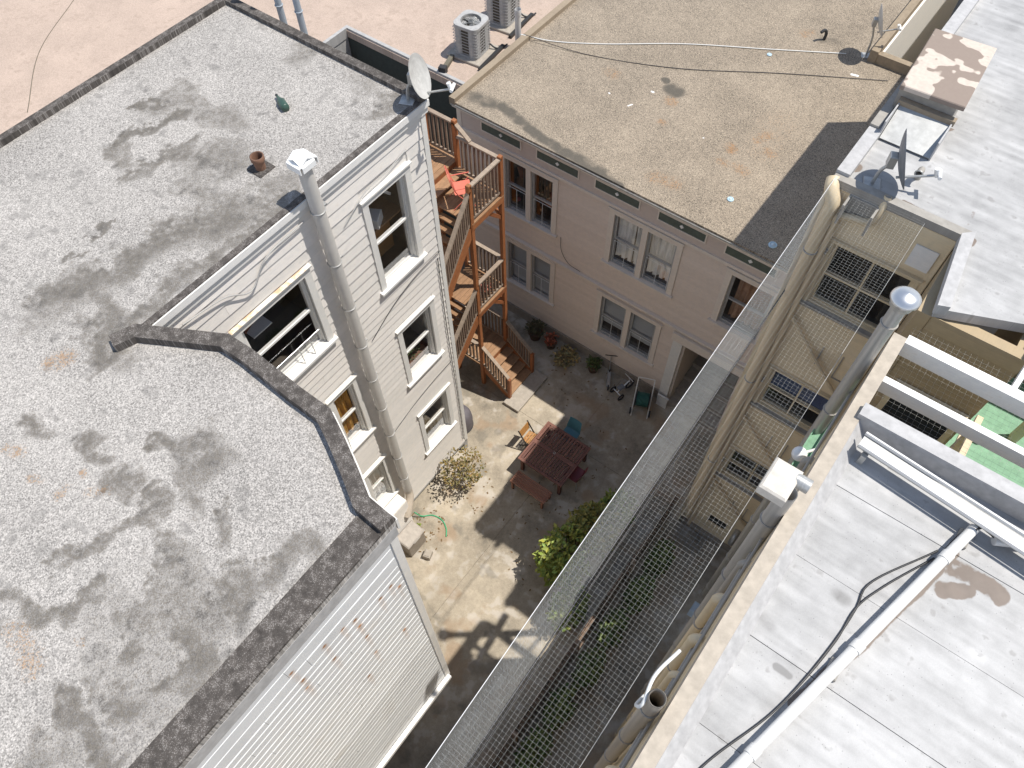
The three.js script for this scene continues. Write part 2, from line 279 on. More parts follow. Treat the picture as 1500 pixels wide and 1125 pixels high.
// ---------------------------------------------------------------- ground
struct('ground', (() => { const g = new THREE.PlaneGeometry(500, 500); g.rotateX(-Math.PI / 2); g.translate(0, -.09, 0); return g; })(), vmat(.25, .23, .2, roughVar, .95), 'dark ground far below between the buildings');
const courtMat = new THREE.MeshStandardMaterial({ map: courtMap, roughness: .92, bumpMap: gravelBump, bumpScale: .002 });
{ // poured slabs with open joints
  const pav = new THREE.Group(); pav.name = 'courtyard_paving'; pav.userData = { kind: 'structure', label: 'stained tan concrete slabs of the courtyard' }; scene.add(pav);
  const xs = [-4, 9.15, 12.0], zs = [-12, -5.06, -1.62, .36];
  for (let a = 0; a < xs.length - 1; a++) for (let b = 0; b < zs.length - 1; b++) {
    const g = .003; part(pav, 'slab', slabG([[xs[a] + g, zs[b] + g], [xs[a + 1] - g, zs[b] + g], [xs[a + 1] - g, zs[b + 1] - g], [xs[a] + g, zs[b + 1] - g]], -.08, rr(-.003, .003), CTR), courtMat);
  }
}
// ---------------------------------------------------------------- wall building blocks (local: x along the wall, y up, z outwards)
function holedWall(u0, u1, v0, v1, holes, w0, w1) {
  const us = [u0, u1], vs = [v0, v1]; holes.forEach(h => { us.push(h[0], h[1]); vs.push(h[2], h[3]); });
  const U = [...new Set(us)].filter(x => x >= u0 && x <= u1).sort((a, b) => a - b), Vv = [...new Set(vs)].filter(x => x >= v0 && x <= v1).sort((a, b) => a - b), L = [];
  for (let i = 0; i < U.length - 1; i++) for (let j = 0; j < Vv.length - 1; j++) {
    const cu = (U[i] + U[i + 1]) / 2, cv = (Vv[j] + Vv[j + 1]) / 2;
    if (holes.some(h => cu > h[0] && cu < h[1] && cv > h[2] && cv < h[3])) continue;
    L.push(bb(U[i], U[i + 1], Vv[j], Vv[j + 1], w0, w1));
  }
  return merge(L);
}
function boardG(len, e, t0, t1) { // lapped board: thick at its foot
  const g = bx(len, e, 1), p = g.attributes.position;
  for (let i = 0; i < p.count; i++) { const top = p.getY(i) > 0; p.setZ(i, p.getZ(i) > 0 ? (top ? t1 : t0) : -.004); }
  g.computeVertexNormals(); return g;
}
function dropG(len, e, t, c) { // drop siding: upright face under a coved upper edge
  const P = [[0, 0], [t, 0], [t, e - c], [t * .45, e - c * .45], [.002, e], [0, e]], s = new THREE.Shape(); P.forEach((q, i) => i ? s.lineTo(q[0], q[1]) : s.moveTo(q[0], q[1]));
  const g = new THREE.ExtrudeGeometry(s, { depth: len, bevelEnabled: false }); g.rotateY(-Math.PI / 2); g.translate(len / 2, -e / 2, 0); const p = g.attributes.position; g.rotateY(0); return g;
}
function siding(parent, u0, u1, v0, v1, e, rects, mats, t0 = .024, t1 = .005, joints = true) {
  for (let v = v0; v < v1 - .01; v += typeof e === 'function' ? e(v) : e) {
    const ee = Math.min(typeof e === 'function' ? e(v) : e, v1 - v), mid = v + ee / 2;
    let segs = [[u0, u1]];
    for (const r of rects) if (mid > r[2] - ee * .5 && mid < r[3] + ee * .5) segs = segs.flatMap(([a, b]) => { const o = []; if (r[0] - a > .03) o.push([a, Math.min(b, r[0])]); if (b - r[1] > .03) o.push([Math.max(a, r[1]), b]); if (r[0] >= b || r[1] <= a) return [[a, b]]; return o; });
    for (const [a, b] of segs) {
      const cut = joints && b - a > 2.4 ? [a, a + (b - a) * rr(.3, .7), b] : [a, b];
      for (let k = 0; k < cut.length - 1; k++) part(parent, 'siding_board', boardG(cut[k + 1] - cut[k] - .003, ee + .004, t0 + rr(-.003, .003), t1), pick(mats), [(cut[k] + cut[k + 1]) / 2, mid, rr(-.001, .001)], [0, 0, rr(-.0008, .0008)]);
    }
  }
}
// sash window; returns [outer rect, hole]
function win(parent, u0, u1, v0, v1, o = {}) {
  const c = o.casing ?? .13, cm = o.casingMat || M.trim, sm_ = o.sashMat || M.trim, W = u1 - u0, Hh = v1 - v0, g = sub(parent, 'window', [u0, v0, 0]);
  const cols = o.cols || 1, iw = (W - c * (cols + 1)) / cols, pr = o.proud ?? .045;
  const cas = [bb(0, W, Hh - c, Hh, -.02, pr)]; for (let k = 0; k <= cols; k++) cas.push(bb(k * (iw + c), k * (iw + c) + c, 0, Hh - c - .002, -.02, pr - .004));
  part(g, 'casing', merge(cas), cm);
  if (o.cap !== false) part(g, 'head_cap', bb(-.03, W + .03, Hh + .002, Hh + .035, -.01, pr + .035), cm);
  part(g, 'sill', bb(-.05, W + .05, -.055, -.002, -.12, pr + .055), o.sillMat || M.trimBright);
  for (let k = 0; k < cols; k++) {
    const x0 = c + k * (iw + c), x1 = x0 + iw, h0 = .0, h1 = Hh - c, hm = h0 + (h1 - h0) * (o.split ?? .5), s = o.sash ?? .045;
    const fr = (a, b, y0, y1, w) => merge([bb(a, a + s, y0, y1, w - .035, w), bb(b - s, b, y0, y1, w - .035, w), bb(a + s, b - s, y0, y0 + s, w - .034, w - .001), bb(a + s, b - s, y1 - s, y1, w - .034, w - .001)]);
    part(g, 'jamb', merge([bb(x0 - .002, x0 + .02, h0, h1, -.2, -.022), bb(x1 - .02, x1 + .002, h0, h1, -.2, -.022), bb(x0 + .02, x1 - .02, h1 - .02, h1 + .002, -.2, -.022), bb(x0 + .02, x1 - .02, h0 - .002, h0 + .015, -.2, -.03)]), sm_);
    const a = x0 + .02, b = x1 - .02;
    part(g, 'upper_sash', fr(a, b, hm - .02, h1 - .02, -.045), sm_); part(g, 'lower_sash', fr(a, b, h0 + .015, hm + .025, -.085), sm_);
    part(g, 'pane', bb(a + s, b - s, hm - .02 + s, h1 - .02 - s, -.066, -.062), M.glass); part(g, 'pane', bb(a + s, b - s, h0 + .015 + s, hm + .025 - s, -.106, -.102), M.glass);
    if (o.muntin) for (const [y0, y1, w] of [[hm, h1 - .03, -.048], [h0 + .03, hm, -.088]]) part(g, 'muntin', bb((a + b) / 2 - .014, (a + b) / 2 + .014, y0, y1, w - .025, w), sm_);
    // the room behind
    const d = o.depth ?? 1.3, e = .4;
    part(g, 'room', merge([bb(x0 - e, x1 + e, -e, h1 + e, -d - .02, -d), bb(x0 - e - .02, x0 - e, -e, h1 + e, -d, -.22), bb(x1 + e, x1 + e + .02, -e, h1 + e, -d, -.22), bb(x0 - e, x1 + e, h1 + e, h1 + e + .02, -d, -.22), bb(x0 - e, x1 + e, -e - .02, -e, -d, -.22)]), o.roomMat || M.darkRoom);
    if (o.blind) part(g, 'blind', (() => { const L = [], n = Math.max(3, Math.round((h1 - h0) * (o.blindTo ?? .95) / .05)); for (let q = 0; q < n; q++) { const y = h1 - .04 - q * .05; const t = bb(a + .01, b - .01, -.021, .021, -.003, .003); t.rotateX(-.9); t.translate(0, y, -.15); L.push(t); } return merge(L); })(), o.blind);
    if (o.curtain) part(g, 'curtain', (() => { const q = new THREE.PlaneGeometry((b - a) * (o.curtainW ?? .8), (h1 - h0) * .9, 40, 6), p = q.attributes.position; for (let n = 0; n < p.count; n++) p.setZ(n, .035 * Math.sin(p.getX(n) * 34 + Math.sin(p.getY(n) * 3)) + .02 * Math.sin(p.getX(n) * 71)); q.computeVertexNormals(); q.translate((a + b) / 2 + (o.curtainX ?? 0), (h0 + h1) / 2 + .04, -.22); return q; })(), o.curtain);
    if (o.guard) part(g, 'window_guard', merge([rodG([a + .03, hm * .92, -.03], [b - .03, hm * .92, -.03], .007, 5), rodG([(a + b) / 2, .03, -.03], [(a + b) / 2, hm * .92, -.03], .007, 5), rodG([a + .03, .03, -.03], [a + .03, hm * .92, -.03], .007, 5), rodG([b - .03, .03, -.03], [b - .03, hm * .92, -.03], .007, 5)]), M.whitePlastic);
    if (o.things) o.things(g, a, b, h0, h1);
  }
  return [[u0, u1, v0 - .055, v1 + (o.cap !== false ? .035 : 0)], [u0 + c, u1 - c, v0, v1 - c]];
}
console.log('textures done');

// ================================================================ left white apartment building
{
  const B = thing('apartment_building', 'white clapboard apartment building with grey gravel roof and tall vent pipe', 'building', [0, 0, -7.4]);
  const wins = [];
  const things1 = (g, a, b, h0, h1) => { // stuff seen inside: pale box, wooden cabinet, shelf
    part(g, 'storage_box', cbx(.3, .22, .25), M.white2, [a + .45, h0 + .95, -.5], [0, .5, 0]); part(g, 'cabinet', bb(a + .3, b + .1, -.2, .5, -1.1, -.7), M.orange); part(g, 'shelf', bb(a - .2, b + .2, .85, .89, -1.0, -.4), M.tread[0]);
    part(g, 'tilted_frame', merge([barG([a + .45, h1 - .15, -.2], [b - .1, h1 - .55, -.3], .04, .05), barG([a + .45, h1 - .15, -.2], [a + .4, h1 - .5, -.5], .04, .05)]), M.trim);
  };
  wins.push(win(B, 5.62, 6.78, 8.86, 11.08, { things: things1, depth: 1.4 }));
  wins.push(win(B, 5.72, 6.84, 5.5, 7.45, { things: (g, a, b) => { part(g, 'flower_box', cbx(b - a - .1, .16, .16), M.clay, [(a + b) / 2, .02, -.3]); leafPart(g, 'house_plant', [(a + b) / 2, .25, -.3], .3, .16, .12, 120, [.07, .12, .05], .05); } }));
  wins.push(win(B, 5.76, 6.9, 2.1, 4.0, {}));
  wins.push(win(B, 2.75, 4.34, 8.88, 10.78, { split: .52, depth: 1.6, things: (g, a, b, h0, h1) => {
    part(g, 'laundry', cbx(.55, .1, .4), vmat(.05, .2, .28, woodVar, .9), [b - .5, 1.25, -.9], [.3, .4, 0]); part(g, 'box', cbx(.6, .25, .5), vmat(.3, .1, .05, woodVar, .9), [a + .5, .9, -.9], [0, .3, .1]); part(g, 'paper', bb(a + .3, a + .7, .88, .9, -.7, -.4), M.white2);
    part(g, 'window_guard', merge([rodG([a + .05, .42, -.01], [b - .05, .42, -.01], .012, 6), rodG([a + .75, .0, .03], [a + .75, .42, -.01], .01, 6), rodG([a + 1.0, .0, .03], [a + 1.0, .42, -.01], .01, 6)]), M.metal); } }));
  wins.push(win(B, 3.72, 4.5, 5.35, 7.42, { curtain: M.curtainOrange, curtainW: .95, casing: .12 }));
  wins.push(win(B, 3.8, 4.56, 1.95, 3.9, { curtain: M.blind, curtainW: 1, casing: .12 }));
  const holes = wins.map(w => w[1]), rects = wins.map(w => w[0]);
  part(B, 'facade_wall', holedWall(1.2, 7.28, .55, 11.95, holes, -.2, -.006), M.white[1]);
  siding(B, 1.2, 7.2, .56, 11.72, (v) => v > 8.6 ? .235 : .195, rects, M.white);
  // rust that bled over the head of the wide window
  part(B, 'rusty_drip_edge', (() => { const g = bb(2.72, 4.37, 10.814, 10.822, 0, .09); return g; })(), new THREE.MeshStandardMaterial({ roughness: .9, map: tex(256, (i, j, o) => { const n = fb(i / 14, j / 14, 4, 16), m2 = fb(i / 50 + 3, j / 200, 2, 8); o[0] = .72; o[1] = .68; o[2] = .6; mixc(o, [.55, .28, .07], sm(.5, .75, n * .6 + m2 * .5) * .6); }) }), null, null, 'rust-stained drip edge over the wide window');
  part(B, 'corner_board', bb(7.2, 7.31, .5, 11.9, -.1, .03), M.trim);
  part(B, 'fascia_board', bb(1.5, 7.36, 11.74, 11.86, .0, .05), M.trim); part(B, 'fascia_board', bb(1.5, 7.38, 11.87, 11.985, .0, .085), M.trimBright);
  part(B, 'base_board', bb(4.5, 7.28, .46, .555, -.1, .03), M.greyPaint);
  // lower bump-out by the bins
  siding(sub(B, 'utility_enclosure', [0, 0, .36]), 2.0, 4.52, 0.02, 1.75, .16, [], M.white);
  part(B, 'utility_wall', bb(2.0, 4.52, 0, 1.78, -.2, .354), M.white[2]);
  part(B, 'crawlspace_wall', bb(4.5, 7.2, 0, .46, -.5, -.4), M.foundation); part(B, 'corner_post', bb(7.16, 7.3, 0, .5, -.12, .02), M.greyPaint);
  part(B, 'end_wall', bb(7.08, 7.28, .5, 11.95, -4.5, -.2), M.white[0]); part(B, 'rear_wall', bb(-12, 7.28, 0, 11.95, -4.52, -4.32), M.white[0]);
  // roof
  const wing = [[1.5, -.1], [1.72, -.02], [2.32, 1.06], [2.34, 1.5], [2.3, 2.4], [2.3, 2.85], [2.12, 3.25], [1.93, 3.63], [1.76, 3.95], [1.74, 4.36]];
  const roofPts = [[-12, -4.56], [7.36, -4.56], [7.36, .06], [1.62, .06], ...wing.slice(2), [-12, 4.36]];
  const rg = slabG(roofPts, 11.87, 12, [LBR[0], LBR[1] + 7.4, LBR[2]]);
  part(B, 'gravel_roof', rg, gravelMat(lbMap, LBR[2], .014));
  // raised tar curbs
  const curb = (pts, w, h, name, mat) => part(B, name, slabG(ribbonPts(pts, w), 11.99, 12 + h, [0, 0, 2]), mat);
  curb([[-12, 4.365], [1.745, 4.365]], .36, .035, 'tar_strip', M.curb);
  curb([[1.72, 4.37], [1.74, 4.0], [1.93, 3.65], [2.12, 3.27], [2.3, 2.87], [2.3, 2.4], [2.34, 1.5], [2.32, 1.08], [1.72, 0], [1.4, -.12]], .2, .13, 'roof_curb', M.curb);
  curb([[7.36, .06], [7.36, -4.56]], .15, .08, 'roof_curb', M.curb); curb([[7.36, -4.57], [-12, -4.57]], .13, .1, 'roof_curb', M.curb); curb([[1.75, .065], [7.36, .065]], .1, .012, 'tar_strip', M.curb);
  // wing wall under the near edge: sun-bleached horizontal siding with rust
  const rustMap = (() => { const N = 1024, x0 = -3, S = 8, spots = [[493, 968], [523, 912], [540, 935], [447, 1000], [453, 1011], [478, 950], [505, 925], [595, 925], [588, 862], [553, 958], [575, 862], [560, 880], [543, 993], [430, 990], [530, 920]].map(([u, v]) => { const p = onZ(u, v, -3.04); return [p.x, p.y]; });
    return tex(N, (i, j, o) => { const X = x0 + i / N * S, Y = 4 + j / N * S, b = fb(X * 2 + 9, Y * 2, 5), h = fb(X * 30, Y * 30, 2); let l = .76 + .14 * (b - .5); o[0] = l * .985; o[1] = l; o[2] = l * 1.015; for (const [sx, sy] of spots) { const dy = sy - Y, dx = Math.abs(X - sx); const d = Math.hypot(dx * 1.2, dy < 0 ? dy * 1.6 : dy * .11); if (d < .09) mixc(o, [.46, .26, .12], sm(.09, .0, d) * (.1 + h * .75) * (dy > .05 ? .55 : 1)); const d2 = Math.hypot(dx, dy); if (d2 < .045) mixc(o, [.36, .15, .05], sm(.045, .01, d2) * .9); } if (b > .66) mixc(o, [.5, .46, .4], (b - .66) * 2); }); })();
  const rustMat = new THREE.MeshStandardMaterial({ map: rustMap, roughness: .5 });
  const W = sub(B, 'wing_wall', [0, 0, 4.3]);
  for (let v = 4.15; v < 11.6;) { const e = v > 10.7 ? .3 : .19, cut = rr(-2.6, .6); for (const [a, b] of [[-5, cut - .002], [cut + .002, 1.6]]) { const g = dropG(b - a, e, .024, .034), uv = g.attributes.uv, p = g.attributes.position; for (let i = 0; i < uv.count; i++) uv.setXY(i, (p.getX(i) + (a + b) / 2 + 3) / 8, (p.getY(i) + v + e / 2 - 4) / 8); part(W, 'siding_board', g, rustMat, [(a + b) / 2, v + e / 2, rr(-.002, .002)], [rr(-.006, .006), 0, rr(-.0012, .0012)]); } v += e; }
  part(B, 'wing_backing', bb(-12, 1.6, 4.1, 11.9, 3.9, 4.297), M.white[0]); part(B, 'wing_soffit', bb(-12, 1.6, 3.98, 4.1, .0, 4.3), M.greyPaint);
  part(B, 'wing_corner_board', bb(1.59, 1.7, 4.02, 11.86, 4.2, 4.345), M.trimBright); part(B, 'wing_side_wall', bb(1.5, 1.62, 4.1, 11.9, 0, 4.2), M.white[2]);
  part(B, 'wing_fascia', bb(-12, 1.72, 11.6, 11.86, 4.3, 4.36), M.membraneEdge); part(B, 'gutter', merge([bb(-12, 1.66, 4.0, 4.14, 4.33, 4.42), bb(-12, 1.62, 3.86, 3.98, 4.3, 4.36)]), M.trimBright);
  part(B, 'recessed_wall', bb(-12, 1.3, 0, 4, 2.3, 2.5), M.foundation);
  // fascia that follows the curved curb
  part(B, 'curved_fascia', slabG(ribbonPts([...wing.slice(2).map(([x, z]) => [x + .03, z]).reverse()], .03), 11.7, 11.96, [0, 0, 1]), M.trim);
  // vent pipe on the facade
  const P = sub(B, 'vent_pipe', [4.72, 0, .2]);
  part(P, 'pipe', merge([rodG([.05, 1.75, 0], [-.02, 12.72, 0], .105, 20)]), vmat(.56, .54, .51, paintVar, .45));
  part(P, 'elbow', tubeG([[.05, 1.85, 0], [.05, 1.7, 0], [.0, 1.52, .06], [-.22, 1.25, .16], [-.34, 1.1, .2]], .108, 24, 14), vmat(.55, .48, .4, paintVar, .6));
  { const sh_ = new THREE.Shape(); sh_.moveTo(-.17, 0); sh_.lineTo(-.17, .1); sh_.lineTo(0, .19); sh_.lineTo(.17, .1); sh_.lineTo(.17, 0); sh_.lineTo(.155, 0); sh_.lineTo(.155, .09); sh_.lineTo(0, .172); sh_.lineTo(-.155, .09); sh_.lineTo(-.155, 0); const c1 = new THREE.ExtrudeGeometry(sh_, { depth: .26, bevelEnabled: false }); c1.translate(0, 12.66, -.13); const c2 = new THREE.ExtrudeGeometry(sh_, { depth: .26, bevelEnabled: false }); c2.rotateY(Math.PI / 2); c2.scale(.9, .92, .9); c2.translate(-.13, 12.66 + .012, 0); const m = pmat(.8, .8, .79, .35, { side: THREE.DoubleSide }); part(P, 'cap', c1, m, [-.02, 0, 0]); part(P, 'cap_cross_vent', c2, m, [-.02, 0, 0]); }
  for (let y = 2.6; y < 12; y += 1.15) part(P, 'bracket', merge([new THREE.TorusGeometry(.112, .008, 5, 18).rotateX(Math.PI / 2).translate(.05 - .07 * (y - 1.75) / 11, y, 0), bb(.1, .16, y - .012, y + .012, -.2, .02)]), M.galv);
  // cables on the facade
  part(B, 'cable', tubeG([[2.2, 11.62, .06], [2.9, 11.5, .07], [3.3, 11.25, .07], [3.7, 11.58, .07], [4.5, 11.66, .07]], .012, 50, 5), M.greyPaint); part(B, 'cable', tubeG([[5.2, 10.95, .04], [5.75, 11.25, .05], [6.3, 11.3, .05], [6.75, 11.4, .05]], .008, 40, 5), M.greyPaint);
  part(B, 'cable', tubeG([[5.1, 7.9, .04], [5.8, 8.3, .05], [6.5, 8.5, .05], [7.2, 8.55, .05]], .007, 30, 5), M.cable); part(B, 'cable', tubeG([[7.12, 8.4, .04], [7.1, 6, .045], [7.14, 3, .045], [7.13, .8, .045]], .01, 30, 5), M.cable);
  part(B, 'cable', tubeG([[4.9, 4.35, .04], [5.6, 4.6, .05], [6.4, 4.75, .05], [7.1, 4.8, .05]], .006, 30, 5), M.cable);
}
// leaves: many small bent faces in a rough volume
function leafG(n, rx, ry, rz, size, hollow = .35, seed = 1, col = null) {
  const R = mul(seed), pos = [], nor = [], colr = [], q = new THREE.Quaternion(), e = new THREE.Euler();
  for (let i = 0; i < n; i++) {
    let x, y, z, l; do { x = R() * 2 - 1; y = R() * 2 - 1; z = R() * 2 - 1; l = x * x + y * y + z * z; } while (l > 1 || l < hollow * R() || vn((x + 2) * 3 + seed, (y + 2) * 3 + z * 4, 256) < .36);
    const s = size * (.6 + .8 * R()); e.set(R() * 1.8 - .9, R() * 6.28, R() * 1.2 - .6); q.setFromEuler(e);
    const P = [[0, 0, 0], [.32, .08, .5], [0, -.02, 1.1], [-.32, .08, .5]].map(p => V3(p[0] * s, p[1] * s, p[2] * s).applyQuaternion(q).add(V3(x * rx, y * ry, z * rz)));
    const k = col ? .65 + .7 * R() : 1, y2 = col ? R() : 0;
    for (const t of [[0, 1, 2], [0, 2, 3]]) { const a = P[t[0]], b = P[t[1]], c = P[t[2]], nn = b.clone().sub(a).cross(c.clone().sub(a)).normalize(); for (const w of [a, b, c]) { pos.push(w.x, w.y, w.z); nor.push(nn.x, nn.y, nn.z); if (col) colr.push(Math.min(1, col[0] * k * (1 + y2 * .9)), Math.min(1, col[1] * k * (1 + .25 * y2)), col[2] * k); } }
  }
  const g = new THREE.BufferGeometry(); g.setAttribute('position', new THREE.Float32BufferAttribute(pos, 3)); g.setAttribute('normal', new THREE.Float32BufferAttribute(nor, 3)); if (col) g.setAttribute('color', new THREE.Float32BufferAttribute(colr, 3)); g.setAttribute('uv', new THREE.Float32BufferAttribute(new Float32Array(pos.length / 3 * 2), 2)); return g;
}
function leafMat() { return new THREE.MeshPhysicalMaterial({ vertexColors: true, roughness: .55, side: THREE.DoubleSide, transmission: .0 }); }
function leafPart(parent, name, pos, rx, ry, rz, n, col, size) { const m = part(parent, name, leafG(n, rx, ry, rz, size, .2, 5 + Math.floor(rnd() * 999), col), leafMat(), pos); m.userData.kind = 'stuff'; return m; }

// things on that roof
function dish(name, label, pos, turn, tilt, o = {}) {
  const D = thing(name, label, 'satellite dish', pos, turn, o.group);
  const prof = []; for (let i = 0; i <= 14; i++) { const t = i / 14; prof.push(new THREE.Vector2(Math.max(.0005, t * .36), t * t * .075)); } prof.push(new THREE.Vector2(.37, .078)); for (let i = 14; i >= 0; i--) { const t = i / 14; prof.push(new THREE.Vector2(Math.max(.0005, t * .355), t * t * .075 - .012)); }
  const g = new THREE.LatheGeometry(prof, 40); g.scale(1, 1, 1.12); g.rotateX(Math.PI / 2 - tilt); const h = o.h ?? .75;
  if (o.k) g.scale(o.k, o.k, o.k);
  part(D, 'reflector', g, o.mat || M.dish, [0, h, .06]);
  part(D, 'mast', tubeG([[0, 0, o.off ?? -.25], [0, h * .55, (o.off ?? -.25) * .75], [0, h - .08, -.02]], .025, 16, 10), M.galv);
  part(D, 'mount', cbx(.14, .2, .1), M.galv, [0, h - .12, -.02]);
  part(D, 'base_plate', cbx(.24, .02, .24), M.galv, [0, 0, o.off ?? -.25]);
  const c = Math.cos(tilt), s = Math.sin(tilt); part(D, 'feed_arm', rodG([0, h - .3 * c, .1 + .3 * s * .3], [0, h - .22 + .28 * s, .62], .018, 8), M.galv); part(D, 'feed_horn', merge([rodG([-.0, h - .24 + .28 * s, .6], [0, h - .12 + .28 * s, .56], .035, 10), rodG([-.09, h - .2 + .28 * s, .62], [.09, h - .2 + .28 * s, .62], .028, 8)]), M.whitePlastic);
  return D;
}
dish('satellite_dish', 'pale satellite dish on the roof corner above the wooden stairs', [7.2, 12.0, -7.42], .42, .35, { h: .46, off: -.14, k: .84 });
{ const c = thing('clay_flue', 'short round clay flue pipe on the grey gravel roof', 'flue', [4.7, 12, -8.3]); part(c, 'pipe', new THREE.LatheGeometry([[.075, 0], [.085, .16], [.105, .17], [.105, .24], [.08, .24], [.075, .02]].map(p => new THREE.Vector2(...p)), 20), M.clay); part(c, 'flashing', cbx(.3, .012, .3), M.curb); }
{ const c = thing('plastic_bottle', 'dark green bottle lying on the grey gravel roof', 'bottle', [5.82, 12.06, -8.9], 1.2); const g = new THREE.LatheGeometry([[.001, 0], [.06, .01], [.068, .05], [.068, .2], [.03, .29], [.02, .36], [.001, .365]].map(p => new THREE.Vector2(...p)), 16); g.rotateZ(-Math.PI / 2); part(c, 'body', g, vmat(.04, .09, .07, roughVar, .4)); part(c, 'cap', new THREE.CylinderGeometry(.022, .022, .04, 12).rotateZ(Math.PI / 2), M.rubber, [.38, 0, 0]); }
for (const [u, v] of [[437, 24], [461, 36]]) { const p = onY(u, v, 11.6); solo('vent_stack', 'slim blue-grey vent stack rising beyond the far roof edge', 'pipe', merge([rodG([0, -4, 0], [0, 2.4, 0], .06, 12), new THREE.TorusGeometry(.065, .012, 6, 14).rotateX(Math.PI / 2).translate(0, .6, 0)]), vmat(.36, .41, .47, roughVar, .5), [7.75 + (u - 437) * .003, 11.4, p.z], null, 'pair of vent stacks'); }

// ================================================================ middle pinkish building (local x = world z, local z = 12 - world x)
{
  const B = thing('apartment_house', 'two-storey pinkish-beige house with tan gravel roof and green frieze vents', 'building', [12, 0, 0], -Math.PI / 2);
  const wins = [], cm = M.pinkTrim, w = { casingMat: cm, sillMat: cm, sashMat: M.greyPaint, cols: 2, casing: .15, guard: true };
  const clutter = (g, a, b, h0, h1) => { for (let k = 0; k < 6; k++) part(g, 'stored_item', cbx(rr(.12, .3), rr(.1, .35), rr(.1, .2)), vmat(rr(.15, .4), rr(.06, .16), rr(.03, .08), woodVar, .8), [rr(a + .1, b - .1), rr(h0, h1 - .5), rr(-.6, -.3)], [rr(-.4, .4), rr(-1, 1), rr(-.5, .5)]); };
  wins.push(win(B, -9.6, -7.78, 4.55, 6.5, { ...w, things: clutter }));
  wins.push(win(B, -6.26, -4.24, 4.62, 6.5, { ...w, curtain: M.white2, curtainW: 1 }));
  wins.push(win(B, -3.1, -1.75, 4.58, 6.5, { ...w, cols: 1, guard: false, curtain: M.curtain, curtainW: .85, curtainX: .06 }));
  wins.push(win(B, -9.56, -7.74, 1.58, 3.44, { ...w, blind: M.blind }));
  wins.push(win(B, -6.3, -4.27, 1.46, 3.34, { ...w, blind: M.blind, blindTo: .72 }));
  const entry = [-3.55, -1.9, 0, 3.12], holes = wins.map(q => q[1]).concat([entry]), rects = wins.map(q => q[0]).concat([[-3.85, -1.7, -.1, 3.4]]);
  part(B, 'facade_wall', holedWall(-10.92, -1.4, 0, 7.28, holes, -.2, -.006), M.pink[0]);
  siding(B, -10.8, -1.4, .42, 6.56, .13, rects.concat([[-11, -1.4, 3.46, 3.62]]), M.pink, .016, .006);
  part(B, 'foundation', bb(-10.92, -3.85, 0, .4, 0, .05), M.foundation);
  part(B, 'belt_course', merge([bb(-10.9, -1.4, 3.47, 3.56, -.01, .06), bb(-10.9, -1.4, 3.565, 3.605, -.01, .1)]), cm);
  part(B, 'frieze_board', bb(-10.92, -1.4, 6.66, 7.24, -.01, .03), M.pinkFrieze); part(B, 'frieze_moulding', merge([bb(-10.92, -1.4, 6.575, 6.655, -.01, .07)]), cm);
  for (const u of [-10.16, -8.45, -6.75, -5.02, -3.3]) { const v = sub(B, 'frieze_vent', [u, 6.86, .03]); part(v, 'panel', bb(.03, 1.23, .03, .27, -.01, .012), M.green); part(v, 'frame', merge([bb(0, 1.26, 0, .03, -.01, .025), bb(0, 1.26, .27, .3, -.01, .025), bb(0, .03, .03, .27, -.01, .024), bb(1.23, 1.26, .03, .27, -.01, .024)]), cm); const d = bx(.075, .075, .02); d.rotateZ(Math.PI / 4); part(v, 'diamond', d, M.trimBright, [.63, .15, .02]); }
  part(B, 'corner_board', bb(-10.94, -10.8, 0, 7.24, -.02, .04), cm); part(B, 'eave', bb(-11.0, -1.38, 7.25, 7.3, -.1, .13), cm); part(B, 'drip_edge', bb(-11.02, -1.37, 7.3, 7.345, -.06, .15), M.galv);
  part(B, 'end_wall', bb(-10.92, -10.72, 0, 7.28, -18, -.2), M.pink[1]);
  // roof: flat field with canted front strip
  const RB = (pts, y0, y1) => { const g = slabG(pts.map(([x, z]) => [x, z]), y0, y1, MBR); g.translate(-12, 0, 0); g.rotateY(Math.PI / 2); return g; };
  const rm = gravelMat(midMap, MBR[2], .012);
  part(B, 'gravel_roof', RB([[11.88, -10.98], [30, -10.98], [30, -3.26], [19.45, -3.26], [19.45, -1.38], [11.88, -1.38]], 7.32, 7.4), rm);
  part(B, 'roof_curb', RB([[11.86, -11.06], [30, -11.06], [30, -10.88], [11.86, -10.88]], 7.3, 7.52), M.tanCurb);
  // entry recess with steps
  const E = sub(B, 'entry', [0, 0, 0]);
  part(E, 'side_wall', bb(-3.57, -3.5, 0, 3.1, -1.8, -.01), M.pinkTrim); part(E, 'side_wall', bb(-1.9, -1.82, 0, 3.1, -1.8, -.21), M.pinkTrim);
  part(E, 'ceiling', bb(-3.5, -1.9, 3.08, 3.12, -1.8, -.2), M.pinkTrim); part(E, 'door', bb(-3.5, -1.9, .7, 3.08, -1.86, -1.8), M.black);
  part(E, 'pillar', bb(-3.84, -3.56, .02, 3.1, -.15, .1), M.trim); part(E, 'lintel', bb(-3.9, -1.6, 3.12, 3.42, -.01, .12), M.pinkTrim);
  for (let k = 0; k < 4; k++) part(E, 'step', bb(-3.5, -1.9, -.02, .18 * (k + 1), -.42 * (k + 1) - .1 * (k === 3 ? 3 : 0), -.42 * k + .05), M.concrete);
  part(B, 'cable', tubeG([[-7.6, 4.6, .05], [-7.55, 4.1, .05], [-7.3, 3.75, .05], [-6.9, 3.7, .06]], .007, 24, 5), M.cable);
  // light well cut into the far corner of the roof
  part(B, 'well_parapet', merge([bb(-3.36, -3.16, 7.3, 7.72, -18, -7.36), bb(-3.16, -1.4, 7.3, 7.66, -7.56, -7.38)]), M.tanCurb); part(B, 'well_wall', bb(-3.155, -3.1, 1, 7.5, -18, -7.6), M.trimBright);
